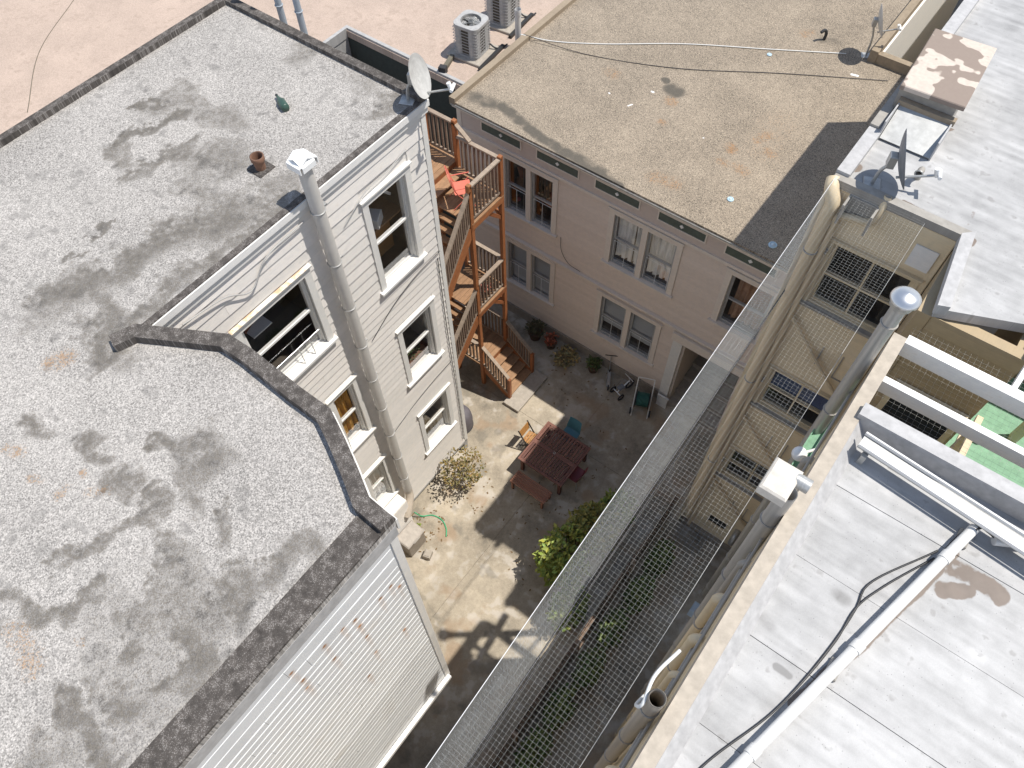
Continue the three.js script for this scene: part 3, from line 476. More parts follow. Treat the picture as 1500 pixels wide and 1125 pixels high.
  part(B, 'well_end_wall', bb(-3.1, -1.4, 1, 7.3, -7.55, -7.45), M.greyPaint);
}
dish('satellite_dish', 'satellite dish on bent mast at the light well of the tan roof', [19.5, 7.4, -3.55], .44, .35, { h: .95, off: .1 });
solo('white_cable', 'white cable lying across the tan gravel roof', 'cable', tubeG([[14.9, 7.53, -11.1], [15.25, 7.43, -10.4], [15.9, 7.42, -9.3], [17.2, 7.42, -7.5], [18.3, 7.42, -5.6], [19.3, 7.42, -3.9]], .014, 80, 6), M.whiteCable);
solo('black_cable', 'thin black cable lying across the tan gravel roof', 'cable', tubeG([[14.95, 7.53, -11.05], [15.3, 7.42, -9.5], [16.2, 7.415, -7.2], [17.6, 7.415, -4.9], [18.9, 7.42, -2.6]], .009, 80, 6), M.cable);
for (const [u, v, r, lab] of [[1127, 80, .05, 'pale blue roof drain beside the white cable'], [1070, 292, .06, 'pale blue roof drain near the gutter edge of the tan roof'], [1132, 359, .075, 'pale blue roof drain lying in the shade of the tan roof']]) { const p = onY(u, v, 7.41); const d = thing('roof_drain', lab, 'drain', [p.x, 7.4, p.z], 0, 'roof drains'); part(d, 'ring', new THREE.TorusGeometry(r, r * .3, 8, 18).rotateX(Math.PI / 2), pmat(.45, .6, .7, .4), [0, .012, 0]); part(d, 'strainer', new THREE.SphereGeometry(r * .75, 12, 8, 0, 6.3, 0, 1.57), pmat(.5, .62, .7, .4)); }
{ const p = onY(1207, 58, 7.4); solo('bent_vent', 'small dark bent vent pipe on the tan gravel roof', 'vent', tubeG([[0, 0, 0], [0, .2, 0], [-.05, .28, -.05], [-.14, .24, -.1]], .04, 16, 10), M.rubber, [p.x, 7.4, p.z]); }

// ================================================================ flat pinkish roof behind
{
  const B = thing('rear_building', 'low building behind with wide flat pinkish roof', 'building', [0, 0, 0]);
  part(B, 'flat_roof', slabG([[-60, -15.63], [12.85, -15.63], [12.85, -11.1], [60, -11.1], [60, -90], [-60, -90]], 6.8, 7.0, [0, 0, 9]), gravelMat(pinkMap, 9, .008));
  { const a = onY(108, 0, 7), b = onY(58, 75, 7), c = onY(40, 165, 7); part(B, 'roof_seam', tubeG([[a.x, 7.0, a.z], [b.x, 7.0, b.z], [c.x, 7.0, c.z]], .012, 30, 5), M.moss); }
  part(B, 'edge_trim', slabG(ribbonPts([[-60, -15.6], [12.88, -15.6], [12.88, -11.1]], .1), 6.78, 7.06, [0, 0, 1]), M.greyPaint);
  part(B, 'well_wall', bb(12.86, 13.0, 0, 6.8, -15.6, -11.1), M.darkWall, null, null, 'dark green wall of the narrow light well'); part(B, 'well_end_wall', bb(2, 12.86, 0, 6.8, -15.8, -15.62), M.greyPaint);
  const L = sub(B, 'wall_lamp', [12.5, 6.1, -15.5]); part(L, 'housing', cbx(.16, .3, .14), M.whitePlastic); part(L, 'hood', cbx(.22, .06, .2), M.darkMetal, [0, .3, .03]);
}
function acUnit(x, z, label, turn) {
  const A = thing('condenser_unit', label, 'air conditioner', [x, 7.0, z], turn, 'rooftop condenser units');
  part(A, 'pad', cbx(1.0, .07, 1.05), M.concrete); part(A, 'rail', bb(-.6, .6, .0, .09, .55, .64), M.darkMetal);
  const rs = (w, r) => { const s = new THREE.Shape(), a = w / 2; s.moveTo(-a + r, -a); s.lineTo(a - r, -a); s.absarc(a - r, -a + r, r, -Math.PI / 2, 0); s.lineTo(a, a - r); s.absarc(a - r, a - r, r, 0, Math.PI / 2); s.lineTo(-a + r, a); s.absarc(-a + r, a - r, r, Math.PI / 2, Math.PI); s.lineTo(-a, -a + r); s.absarc(-a + r, -a + r, r, Math.PI, Math.PI * 1.5); return s; };
  part(A, 'coil', new THREE.ExtrudeGeometry(rs(.66, .14), { depth: .76, bevelEnabled: false }).rotateX(-Math.PI / 2), vmat(.10, .085, .065, woodVar, .7), [0, .09, 0]);
  const top = rs(.74, .17); const hole = new THREE.Path(); hole.absarc(0, 0, .27, 0, Math.PI * 2, true); top.holes.push(hole);
  part(A, 'top_cover', new THREE.ExtrudeGeometry(top, { depth: .07, bevelEnabled: true, bevelSize: .012, bevelThickness: .012, bevelSegments: 2, curveSegments: 24 }).rotateX(-Math.PI / 2), M.greyPaint, [0, .86, 0]);
  part(A, 'base_pan', new THREE.ExtrudeGeometry(rs(.72, .16), { depth: .05, bevelEnabled: false }).rotateX(-Math.PI / 2), M.greyPaint, [0, .07, 0]);
  for (const [x0, z0] of [[1, 1], [1, -1], [-1, 1], [-1, -1]]) part(A, 'corner_panel', new THREE.CylinderGeometry(.175, .175, .78, 8, 1, false, 0, 6.3).scale(1, 1, 1), M.greyPaint, [x0 * .19, .48, z0 * .19]);
  part(A, 'grille', merge(Array.from({ length: 9 }, (_, k) => { const y = .16 + k * .085; return merge([bb(-.36, .36, y - .006, y + .006, .345, .357), bb(-.36, .36, y - .006, y + .006, -.357, -.345), bb(.345, .357, y - .006, y + .006, -.36, .36), bb(-.357, -.345, y - .006, y + .006, -.36, .36)]); }).concat(Array.from({ length: 7 }, (_, k) => { const x1 = -.3 + k * .1; return merge([bb(x1 - .006, x1 + .006, .1, .88, .347, .359), bb(.347, .359, .1, .88, x1 - .006, x1 + .006)]); }))), M.greyPaint);
  part(A, 'fan_guard', merge([...Array.from({ length: 6 }, (_, k) => new THREE.TorusGeometry(.045 + k * .044, .004, 4, 30).rotateX(Math.PI / 2).translate(0, .945, 0)), ...Array.from({ length: 8 }, (_, k) => rodG([0, .945, 0], [.27 * Math.cos(k * .785), .945, .27 * Math.sin(k * .785)], .004, 4))]), M.darkMetal);
  part(A, 'fan', merge([new THREE.CylinderGeometry(.075, .075, .06, 16), ...Array.from({ length: 5 }, (_, k) => { const b = bx(.18, .008, .1); b.rotateX(.4); b.translate(.15, 0, 0); b.rotateY(k * 1.257); return b; })]), M.galv, [0, .88, 0]);
  part(A, 'fan_well', new THREE.CylinderGeometry(.268, .268, .02, 24), M.black, [0, .8, 0]);
  part(A, 'refrigerant_pipe', tubeG([[.3, .2, .36], [.32, .12, .5], [.45, .06, .6], [.7, .05, .66]], .022, 20, 7), M.rubber);
}
acUnit(14.15, -12.15, 'grey condenser unit with round fan grille beside the dark light well', .1);
acUnit(15.75, -12.35, 'grey condenser unit behind the white upright pipe', .1);
solo('upright_pipe', 'white upright pipe with rusty mouth beside the condenser units', 'pipe', merge([new THREE.LatheGeometry([[.08, 0], [.08, .95], [.09, .95], [.09, 1.1], [.075, 1.1], [.07, .9]].map(p => new THREE.Vector2(...p)), 20)]), vmat(.66, .66, .66, roughVar, .5), [15.05, 6.99, -11.3]);
{ const b = thing('timber_block', 'short dark timber blocks on the pinkish roof by the condenser', 'timber', [13.35, 7.0, -12.35], .3); part(b, 'block', cbx(.6, .12, .12), M.moss); part(b, 'end_block', cbx(.16, .2, .2), M.rubber, [-.36, 0, 0]); }

// ================================================================ wooden stair tower (local origin at the near post)
{
  const S = thing('wooden_staircase', 'brown timber back stairs with railings beside the white clapboard wall', 'staircase', [9.3, 0, -8.36]);
  const L = 1.13, W0 = -1.75;           // landing width along x, west end
  const post = (x, z, y0, y1, s = .1) => part(S, 'post', cbx(s, y1 - y0, s, .008), pick(M.redwood), [x, y0, z]);
  post(0, 0, 0, 8.08); post(L, 0, 0, 8.08); post(L, -1.28, 0, 8.45); post(W0, 0, 0, 5.9); post(W0, -2.1, 0, 8.4); post(L, -2.2, 0, 8.4); post(0, -.95, 0, 6.85, .09);
  const deck = (x0, x1, z0, z1, y) => { // planks run along x
    const n = Math.round((z1 - z0) / .14); for (let k = 0; k < n; k++) part(S, 'deck_board', bb(x0, x1, y - .035, y + rr(-.002, .002), z0 + k * (z1 - z0) / n + .004, z0 + (k + 1) * (z1 - z0) / n - .004), pick(M.tread));
    part(S, 'rim_joist', bb(x0, x1, y - .2, y - .038, z1 - .045, z1 - .003), pick(M.redwood)); part(S, 'rim_joist', bb(x0, x1, y - .2, y - .038, z0 + .003, z0 + .045), pick(M.redwood)); part(S, 'rim_joist', bb(x1 - .045, x1, y - .2, y - .038, z0 + .05, z1 - .05), pick(M.redwood));
  };
  const rail = (a, b, h = 1.05, n = 0, lo = .12) => { // a, b on the walking line
    const A = V3(...a), Bv = V3(...b), up = (p, k) => [p.x, p.y + k, p.z];
    part(S, 'top_rail', barG(up(A, h), up(Bv, h), .1, .045), pick(M.rail)); part(S, 'bottom_rail', barG(up(A, lo), up(Bv, lo), .045, .06), pick(M.rail));
    const N = n || Math.max(2, Math.round(A.distanceTo(Bv) / .125)); for (let k = 1; k < N; k++) { const p = A.clone().lerp(Bv, k / N); part(S, 'baluster', bx(.042, h - lo - .03, .042), pick(M.baluster), [p.x, p.y + (h + lo) / 2, p.z], [0, rr(-.05, .05), 0]); }
  };
  const flight = (x0, y0, x1, y1, z0, z1, n) => { // steps from (x0,y0) to (x1,y1)
    for (let k = 1; k < n; k++) { const x = x0 + (x1 - x0) * (k - .5) / (n - 1), y = y0 + (y1 - y0) * k / n, w = Math.abs(x1 - x0) / (n - 1) + .03; part(S, 'tread', cbx(w, .045, z1 - z0 - .06, .006), pick(M.tread), [x, y - .045, (z0 + z1) / 2]); }
    for (const z of [z0 + .02, z1 - .02]) part(S, 'stringer', barG([x0, y0 - .17, z], [x1, y1 - .05, z], .045, .26), pick(M.redwood));
  };
  const zf0 = -.98, zf1 = .03, zb0 = -2.15, zb1 = -1.1;
  for (const [yt, ym, yl] of [[6.9, 5.25, 3.55], [3.55, 2.2, .95]]) {
    deck(-.02, L + .04, -1.25, .06, yt); flight(0, yt, W0 + .62, ym, zf0, zf1, 9); deck(W0 - .05, W0 + .64, zb0, zf1 + .02, ym); flight(W0 + .62, ym, 0, yl, zb0, zb1, yl > 1 ? 9 : 7);
    rail([0, yt, 0], [W0 + .6, ym + .05, 0], 1.0); rail([0, yt, 0], [L, yt, 0], 1.1); rail([L, yt, 0], [L, yt, -1.24], 1.1);
    rail([W0 + .62, ym, -1.1], [0, yl, -1.1], .95);
  }
  // upper platform two steps above the top landing
  deck(W0 - .05, L + .04, -2.25, -1.3, 7.28); part(S, 'tread', cbx(L, .045, .3, .006), M.tread[1], [L / 2, 7.07, -1.16]);
  rail([L, 7.28, -1.3], [L, 7.28, -2.2], 1.08); rail([L, 7.28, -2.22], [W0, 7.28, -2.22], 1.08); part(S, 'top_rail', barG([L, 8.04, -.86], [L, 8.38, -1.3], .1, .045), M.rail[0]);
  for (const y of [6.9, 3.55]) { part(S, 'brace', barG([L, y - .75, 0], [L - .5, y - .2, 0], .045, .09), M.redwood[2]); part(S, 'brace', barG([L, y - .75, -.02], [L, y - .2, -.5], .045, .09), M.redwood[0]); }
  // bottom landing and the flight towards the court
  deck(-.02, L + .04, -1.25, .06, .95);
  for (let k = 1; k < 5; k++) part(S, 'tread', cbx(L - .06, .045, .28, .006), pick(M.tread), [L / 2, .95 - k * .19 - .045, .06 + k * .225 - .1]);
  for (const x of [.02, L - .02]) part(S, 'stringer', barG([x, .82, .02], [x, .1, .95], .045, .24), pick(M.redwood));
  post(0, .98, 0, 1.1, .09); post(L, .98, 0, 1.1, .09); rail([0, .95, .04], [0, .14, .96], 1.0); rail([L, .95, .04], [L, .14, .96], 1.0); rail([L, .95, 0], [L, .95, -1.22], 1.08); rail([0, .95, -.05], [0, .95, -.95], 1.0); rail([0, .95, -1.2], [L, .95, -1.2], 1.0);
  part(S, 'footing', cbx(1.5, .12, .55, .01), M.concrete, [.5, 0, 1.2]);
}
{ // plants and a chair on the stairs
  const pot = (x, y, z, label, col, w = .17, sat = M.clay) => { const p = thing('flower_pot', label, 'flower pot', [x, y, z]); part(p, 'pot', new THREE.LatheGeometry([[.001, 0], [w * .7, 0], [w, w * 1.3], [w * 1.1, w * 1.3], [w * 1.1, w * 1.5], [w * .9, w * 1.5], [w * .85, w * 1.2], [.001, w * 1.2]].map(q => new THREE.Vector2(...q)), 20), sat); leafPart(p, 'plant', [0, w * 2.1, 0], w * 1.7, w * 1.2, w * 1.7, 160, col, w * .55); return p; };
  const px = thing('planter_box', 'wooden planter box on the top stair platform', 'planter', [8.55, 7.28, -10.3]); part(px, 'box', merge([bb(-.3, .3, 0, .22, -.14, -.12), bb(-.3, .3, 0, .22, .12, .14), bb(-.3, -.28, 0, .22, -.12, .12), bb(.28, .3, 0, .22, -.12, .12)]), M.tread[1]); part(px, 'soil', bb(-.28, .28, .02, .18, -.12, .12), M.dirt); leafPart(px, 'plant', [0, .3, 0], .28, .12, .14, 160, [.12, .07, .05], .07);
  pot(9.2, 7.28, -10.15, 'white pot of red flowers on the top stair platform', [.36, .05, .04], .13, M.whitePlastic); pot(9.75, 7.28, -10.1, 'small pot of orange leaves next to the red flowers', [.3, .12, .05], .1);
  const g = pot(8.55, 5.25, -8.85, 'leafy yellow-green plant on the half landing behind the white wall', [.17, .18, .03], .17); g.scale.set(1.3, 1.5, 1.3);
  pot(9.95, 3.55, -8.6, 'pinkish potted plant on the lower stair landing', [.32, .13, .09], .1);
  const c = thing('lawn_chair', 'coral red folding chair on the upper stair landing', 'chair', [9.75, 6.9, -8.95], .9); const cm = pmat(.62, .16, .11, .6);
  part(c, 'seat', (() => { const q = new THREE.PlaneGeometry(.44, .42, 8, 8), p = q.attributes.position; for (let i = 0; i < p.count; i++) p.setZ(i, -.05 * Math.cos(p.getX(i) * 3.4) * Math.cos(p.getY(i) * 3)); q.rotateX(-Math.PI / 2); q.computeVertexNormals(); return q; })(), new THREE.MeshStandardMaterial({ color: new THREE.Color().setRGB(.62, .16, .11), roughness: .8, side: THREE.DoubleSide }), [0, .46, 0]);
  part(c, 'backrest', bx(.44, .4, .012), cm, [0, .72, -.24], [-.25, 0, 0]); part(c, 'frame', merge([tubeG([[-.23, 0, .25], [-.23, .45, -.15], [-.23, .95, -.32], [0, 1.0, -.33], [.23, .95, -.32], [.23, .45, -.15], [.23, 0, .25]], .012, 50, 6)]), cm); for (const x of [-.24, .24]) { part(c, 'leg', rodG([x, 0, -.28], [x, .48, .2], .011, 6), cm); part(c, 'armrest', rodG([x, .62, -.2], [x, .62, .22], .014, 6), cm); }
}

// ================================================================ right building: pale roofs, beige wall, alley wall
const alleyMats = M.beige;
{
  const B = thing('flat_roofed_building', 'tall beige building with white membrane roof and pipes down its alley wall', 'building', [0, 0, 0]);
  const rbm = new THREE.MeshStandardMaterial({ map: rbMap, roughness: .62 });
  // membrane laid in sheets across the roof, each lapping the next
  const xs = [-8, -3.1, -2.1, -1.1, -.1, .9, 1.88, 2.88, 3.9, 4.88, 5.66];
  for (let k = 0; k < xs.length - 1; k++) part(B, 'membrane_sheet', slabG([[xs[k], .5], [xs[k + 1] - .006, .5], [xs[k + 1] - .006, 9], [xs[k], 9]], 12.1, 12.2 + (k % 2) * .004, RBR), rbm);
  part(B, 'parapet', bb(-8, 7.0, 12.0, 12.42, .34, .5), M.tanBeam); part(B, 'cant_strip', (() => { const g = bx(13.7, .012, .26); g.rotateX(.95); g.translate(-1.15, 12.29, .575); return g; })(), M.membraneEdge);
  part(B, 'alley_wall', bb(-8, 5.8, 0, 12.0, .34, .5), M.beige[1]); part(B, 'well_side_wall', bb(5.66, 5.8, 2, 12.2, .5, 9), M.brownWall[0]);
  part(B, 'roof_curb', bb(5.64, 5.82, 12.2, 12.5, .46, 9), M.membraneEdge);
  // raised duct that runs beside the curb
  part(B, 'low_duct', merge([barG([5.38, 12.42, .62], [5.0, 12.42, 5], .14, .05), barG([5.3, 12.28, .7], [5.3, 12.28, .76], .1, .2), barG([5.13, 12.28, 3], [5.13, 12.28, 3.06], .1, .2)]), M.galv); part(B, 'duct_rail', merge([barG([5.475, 12.47, .62], [5.1, 12.47, 5], .02, .05), barG([5.3, 12.47, .62], [4.9, 12.47, 5], .02, .05)]), M.trimBright);
  // beams across the open well
  part(B, 'well_beam', bb(6.93, 7.07, 12.18, 12.42, .5, 9), M.trimBright); part(B, 'well_beam', bb(6.33, 6.42, 12.14, 12.34, .5, 9), M.trimBright); part(B, 'well_strut', barG([7.07, 12.3, 1.75], [9.6, 12.3, 1.95], .06, .1), M.trimBright);
  // north block
  part(B, 'north_roof', slabG([[9.1, -1.34], [9.1, .5], [7.7, .62], [8.2, 1.8], [9.7, 2.1], [9.7, 9], [18, 9], [18, -1.34]], 12.2, 12.36, RBR), rbm); part(B, 'north_roof_rear', slabG([[18.05, -.8], [18.05, 9], [40, 9], [40, -.8]], 11.2, 11.6, RBR), rbm);
  part(B, 'north_parapet', bb(9.1, 18, 12.3, 12.48, -1.37, -1.18), M.membraneEdge); part(B, 'parapet_cap', bb(10.2, 11.4, 12.485, 12.52, -1.375, -1.24), M.greyPipe); part(B, 'rear_parapet', bb(18.05, 40, 11.5, 11.85, -.85, -.65), M.membraneEdge);
  part(B, 'roof_edge', merge([slabG([[8.98, -1.36], [9.12, -1.36], [9.12, .55], [8.98, .55]], 12.3, 12.43, [0, 0, 1])]), M.greyPipe); part(B, 'roof_edge', slabG([[8.98, .42], [9.12, .56], [7.72, .74], [7.66, .6]], 12.3, 12.46, [0, 0, 1]), M.membraneEdge);
  part(B, 'north_wall', bb(9.0, 18, 0, 12.3, -1.362, -1.2), M.beige[0]); part(B, 'rear_side_wall', bb(18, 40, 0, 11.2, -.8, -.6), M.beige[0]);
  // brown clad walls of the well
  part(B, 'well_back_wall', bb(5.8, 9.7, 2, 12.1, 4.4, 4.6), M.brownWall[1]); part(B, 'well_wall', bb(7.72, 7.9, 2, 12.18, .62, 1.8), M.brownWall[0]); part(B, 'well_wall', bb(9.7, 9.9, 2, 12.18, 1.8, 4.4), M.brownWall[0]); part(B, 'well_return_wall', bb(7.7, 9.05, 0, 12.2, .45, .62), M.brownWall[0]); part(B, 'well_return_wall', bb(7.9, 9.7, 2, 12.1, 1.64, 1.8), M.brownWall[2]);
  const WW = sub(B, 'well_siding', [7.72, 0, 0], -Math.PI / 2); siding(WW, .63, 1.8, 6, 12.2, .17, [], M.brownWall, .014, .005, false);
  part(B, 'green_landing', bb(5.85, 9.68, 9.7, 9.8, 1.85, 4.38), M.greenPaint); part(B, 'landing_step', bb(6.4, 7.6, 9.8, 10.3, 3.0, 4.3), M.greenPaint);
  for (const [x, z] of [[7.4, 1.86], [6.2, 1.86], [8.6, 2.6]]) part(B, 'landing_post', cbx(.12, 1.3, .12), M.beigeTrim, [x, 9.8, z]); part(B, 'landing_rail', bb(5.85, 7.7, 10.9, 10.98, 1.82, 1.9), M.beigeTrim); part(B, 'landing_rail', bb(5.85, 7.7, 10.4, 10.46, 1.83, 1.89), M.beigeTrim); part(B, 'well_floor', bb(5.8, 7.7, 1.9, 2.0, .5, 4.4), M.concrete);
  const wd = sub(B, 'well_window', [7.7, 9.6, .75], -Math.PI / 2); part(wd, 'frame', merge([bb(0, 1.0, 0, .08, 0, .05), bb(0, 1.0, 1.2, 1.28, 0, .05), bb(0, .08, .08, 1.2, 0, .049), bb(.92, 1, .08, 1.2, 0, .049)]), M.beigeTrim); part(wd, 'pane', bb(.08, .92, .08, 1.2, .012, .02), pmat(.03, .035, .04, .1));
}
{ // beige wall facing the court, with three floors of windows: a thing of its own plane on the same building
  const B = thing('stair_hall_wing', 'beige wing with grid-netted windows, diagonal brace pipes and corner drain pipes', 'building', [9.0, 0, 0], -Math.PI / 2);
  const o = { casingMat: M.beigeTrim, sillMat: M.greyPipe, sashMat: M.beigeTrim, cols: 1, casing: .06, sash: .035, muntin: true, split: .5, proud: .03, cap: true };
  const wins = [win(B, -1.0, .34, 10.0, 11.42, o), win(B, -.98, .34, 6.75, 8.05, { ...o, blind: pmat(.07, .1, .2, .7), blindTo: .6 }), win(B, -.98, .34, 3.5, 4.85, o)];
  part(B, 'facade_wall', holedWall(-1.36, .44, -.08, 12.3, wins.map(w => w[1]), -.2, -.006), M.beige[0]);
  siding(B, -1.3, .43, .0, 12.28, .21, wins.map(w => w[0]), M.beige, .014, .006, false);
  part(B, 'corner_board', bb(-1.39, -1.29, 0, 12.28, -.02, .03), M.beigeTrim);
  part(B, 'drain_pipe', rodG([-1.2, .9, .17], [-1.2, 12.0, .17], .095, 18), M.beigePipe); part(B, 'drain_pipe', rodG([-1.06, .4, .12], [-1.06, 11.85, .12], .05, 14), M.beigePipe); part(B, 'pipe_elbow', tubeG([[-1.2, 11.95, .17], [-1.2, 12.15, .15], [-1.3, 12.3, .08], [-1.35, 12.36, -.05]], .1, 20, 14), M.beigePipe);
  part(B, 'pipe_elbow', tubeG([[-1.06, 11.8, .12], [-1.06, 11.95, .12], [-.9, 12.0, .1], [-.65, 12.05, .08], [-.6, 12.2, .05], [-.6, 12.45, -.05]], .052, 24, 12), M.beigePipe);
  for (const y of [11.2, 7.6, 4.2]) part(B, 'pipe_strap', merge([new THREE.TorusGeometry(.1, .014, 6, 18).rotateX(Math.PI / 2).translate(-1.2, y, .17), bb(-1.15, -.98, y - .03, y + .03, .0, .1)]), M.greyPipe);
  for (const y of [9.65, 6.3, 3.3]) part(B, 'brace_pipe', rodG([-1.06, y, .1], [.4, y - 1.55, .1], .035, 10), M.beigePipe);
  for (const y of [8.7, 5.5, 2.2]) { part(B, 'panel_moulding', bb(-.35, -.33, y, y + .5, .012, .03), M.greyPipe); part(B, 'panel_moulding', bb(.0, .02, y - .1, y + .5, .012, .03), M.greyPipe); part(B, 'panel_moulding', bb(.0, .42, y - .12, y - .1, .012, .03), M.greyPipe); }
  part(B, 'roof_scupper', merge([bb(-1.05, -.62, 11.95, 12.3, .02, .05), bb(-1.05, -1.02, 11.95, 12.3, .05, .28), bb(-.65, -.62, 11.95, 12.3, .05, .28)]), M.greyPipe); part(B, 'louver_vent', merge([bb(-.68, -.2, 1.05, 1.35, .0, .03)]), M.black); part(B, 'metal_patch', bb(.02, .34, 11.6, 12.0, .02, .035), M.trimBright, null, null, 'pale sheet patch in the sun'); part(B, 'base', bb(-1.36, .44, -.08, .35, 0, .03), M.foundation);
  part(B, 'exhaust_hood', tubeG([[.1, 1.4, .02], [.1, 1.4, .2], [.1, 1.3, .28], [.1, 1.15, .3]], .08, 14, 12), M.galv);
}
// pipes that run up the alley wall
function wallPipe(x, z, r, y0, y1, mat, label, group, extra) {
  const P = thing('wall_pipe', label, 'pipe', [x, y0, z], 0, group);
  const Lh = y1 - y0; part(P, 'pipe', new THREE.LatheGeometry((group ? [[r, 0], [r, Lh - .1]] : [[r, 0], [r, Lh], [r * .86, Lh], [r * .86, Lh - .5]]).map(p => new THREE.Vector2(...p)), 18), mat);
  if (group) part(P, 'elbow', tubeG([[0, Lh - .14, 0], [0, Lh - .06, 0], [.01, Lh, .03], [.02, Lh + .02, .1], [.02, Lh + .02, .2]], r * 1.04, 16, 14), mat);
  for (let y = .6; y < Lh; y += 1.9) part(P, 'strap', new THREE.TorusGeometry(r * 1.05, .012, 6, 16).rotateX(Math.PI / 2), M.greyPipe, [0, y, 0]);
  if (extra) extra(P, Lh); return P;
}
const cpAt = (u, v, z) => onZ(u, v, z);
{
  const cap = (P, L) => { part(P, 'cowl', new THREE.LatheGeometry([[.001, .1], [.1, .085], [.155, .03], [.16, 0], [.15, -.005], [.001, .03]].map(p => new THREE.Vector2(...p)), 28), M.metal, [0, L + .07, 0]); part(P, 'cowl_band', new THREE.CylinderGeometry(.14, .12, .1, 24, 1, true), M.galv, [0, L + .01, 0]); };
  let p = cpAt(1325, 440, .215); wallPipe(p.x, .215, .085, 3, p.y - .05, M.galv, 'galvanised flue with round metal cowl in the alley', undefined, cap);
  p = cpAt(1155, 722, .25); wallPipe(p.x, .25, .095, 2, Math.min(13.2, p.y), vmat(.44, .42, .39, roughVar, .55), 'grey open-topped flue beside the white hood box', undefined);
  p = cpAt(963, 1023, .215); wallPipe(p.x, .215, .085, 2, Math.min(13.2, p.y), vmat(.44, .39, .33, roughVar, .55), 'open-topped flue with a white hose looped round it', undefined, (P, L) => part(P, 'white_hose', tubeG([[.06, L - .5, -.1], [-.1, L - .3, -.12], [-.1, L - .1, -.08], [.15, L - .02, -.12], [.5, L - .05, -.05]], .018, 30, 6), M.whiteCable));
  for (const [x, z, r, y1, k] of [[2.75, .25, .06, 11.5, 0], [2.35, .26, .045, 11.3, 0], [3.4, .25, .065, 11.2, 0], [3.85, .27, .045, 11.4, 1], [4.75, .26, .05, 11.5, 1], [1.15, .24, .065, 11.4, 0], [.6, .26, .045, 11.3, 1], [2.0, .27, .04, 11.5, 0], [-.3, .25, .06, 11.4, 0], [5.35, .27, .045, 11.6, 1]]) wallPipe(x, z, r, 0, y1, k ? M.greyPipe : M.beigePipe, k ? 'grey drain pipe running up the alley wall' : 'beige drain pipe running up the alley wall', k ? 'grey alley drain pipes' : 'beige alley drain pipes');
  p = cpAt(1146, 700, .11); const h = thing('vent_hood', 'white box vent hood mounted on the alley wall', 'vent hood', [p.x, p.y - .17, .11]); part(h, 'box', cbx(.36, .16, .26, .02), vmat(.7, .66, .6, roughVar, .7)); part(h, 'duct', rodG([.1, .1, .1], [.1, .1, .24], .07, 12), M.galv);
  const d = thing('wall_lamp', 'round white lamp on a bracket by the green gutter', 'lamp', [5.75, 11.0, .18]); part(d, 'shade', new THREE.SphereGeometry(.1, 16, 10), M.whitePlastic); part(d, 'bracket', rodG([0, 0, 0], [.18, .05, .16], .02, 8), M.trim);
  const gg = thing('green_gutter', 'green painted gutter along the alley wall', 'gutter', [6.4, 10.6, .25]); part(gg, 'trough', merge([barG([-.9, -.2, 0], [.7, .25, 0], .14, .03), barG([-.9, -.16, .07], [.7, .29, .07], .015, .1), barG([-.9, -.16, -.07], [.7, .29, -.07], .015, .1)]), M.greenPaint);
  solo('alley_conduit', 'thin grey conduits clipped under the tan parapet', 'conduit', merge([rodG([-3, 11.75, .3], [6.8, 11.75, .3], .018, 6), rodG([-3, 11.6, .31], [6.6, 11.6, .31], .014, 6), rodG([-3, 11.3, .3], [5.2, 11.3, .3], .025, 6)]), M.greyPipe);
  solo('meter_box', 'pale blue meter box low on the alley wall', 'meter', cbx(.28, .4, .16, .01), pmat(.42, .5, .58, .5), [6.75, .75, .2]);
}
// roof things on the right building
{
  const P = thing('roof_conduit', 'long white plastic conduit lying on the white roof', 'pipe', [0, 12.2, 0]); const m = vmat(.78, .78, .77, roughVar, .4);
  part(P, 'pipe', rodG([5.2, .12, 1.99], [.9, .12, .88], .055, 16), m); part(P, 'pipe', rodG([5.2, .1, 2.2], [5.6, .1, 2.9], .055, 16), m); for (const t of [.1, .42, .75]) part(P, 'coupling', rodG([5.2 - 4.3 * t, .12, 1.99 - 1.11 * t], [5.1 - 4.3 * t, .12, 1.965 - 1.11 * t], .064, 16), m); for (const t of [.03, .5]) part(P, 'support_block', cbx(.2, .065, .12), M.greyPipe, [5.2 - 4.3 * t, 0, 1.99 - 1.11 * t]);
  part(P, 'cable_bundle', merge([0, 1, 2, 3].map(k => tubeG([[4.7, .06 + .01 * k, 1.82 + k * .01], [5.05, .1 + k * .012, 1.9 + k * .012], [5.24, .13 + k * .014, 2.0 + k * .02], [5.24 + k * .012, .12, 2.12], [5.22, .1, 2.24]], .013, 30, 6))), M.cable);
  for (const [a, b, c] of [[[4.8, .02, 1.8], [4.0, .02, 1.36], [3.2, .02, 1.32]], [[4.7, .02, 1.8], [4.1, .02, 1.5], [3.3, .02, 1.34]]]) part(P, 'loose_cable', tubeG([a, b, [3.75, .02, 1.37], c, [2.4, .02, 1.16], [1.6, .02, .86], [.9, .02, .7]], .011, 60, 5), M.cable);
}
dish('satellite_dish', 'dark-backed satellite dish standing on the white roof edge', [9.3, 12.36, -.78], .36, .35, { h: .46, off: -.12, mat: M.dishDark });
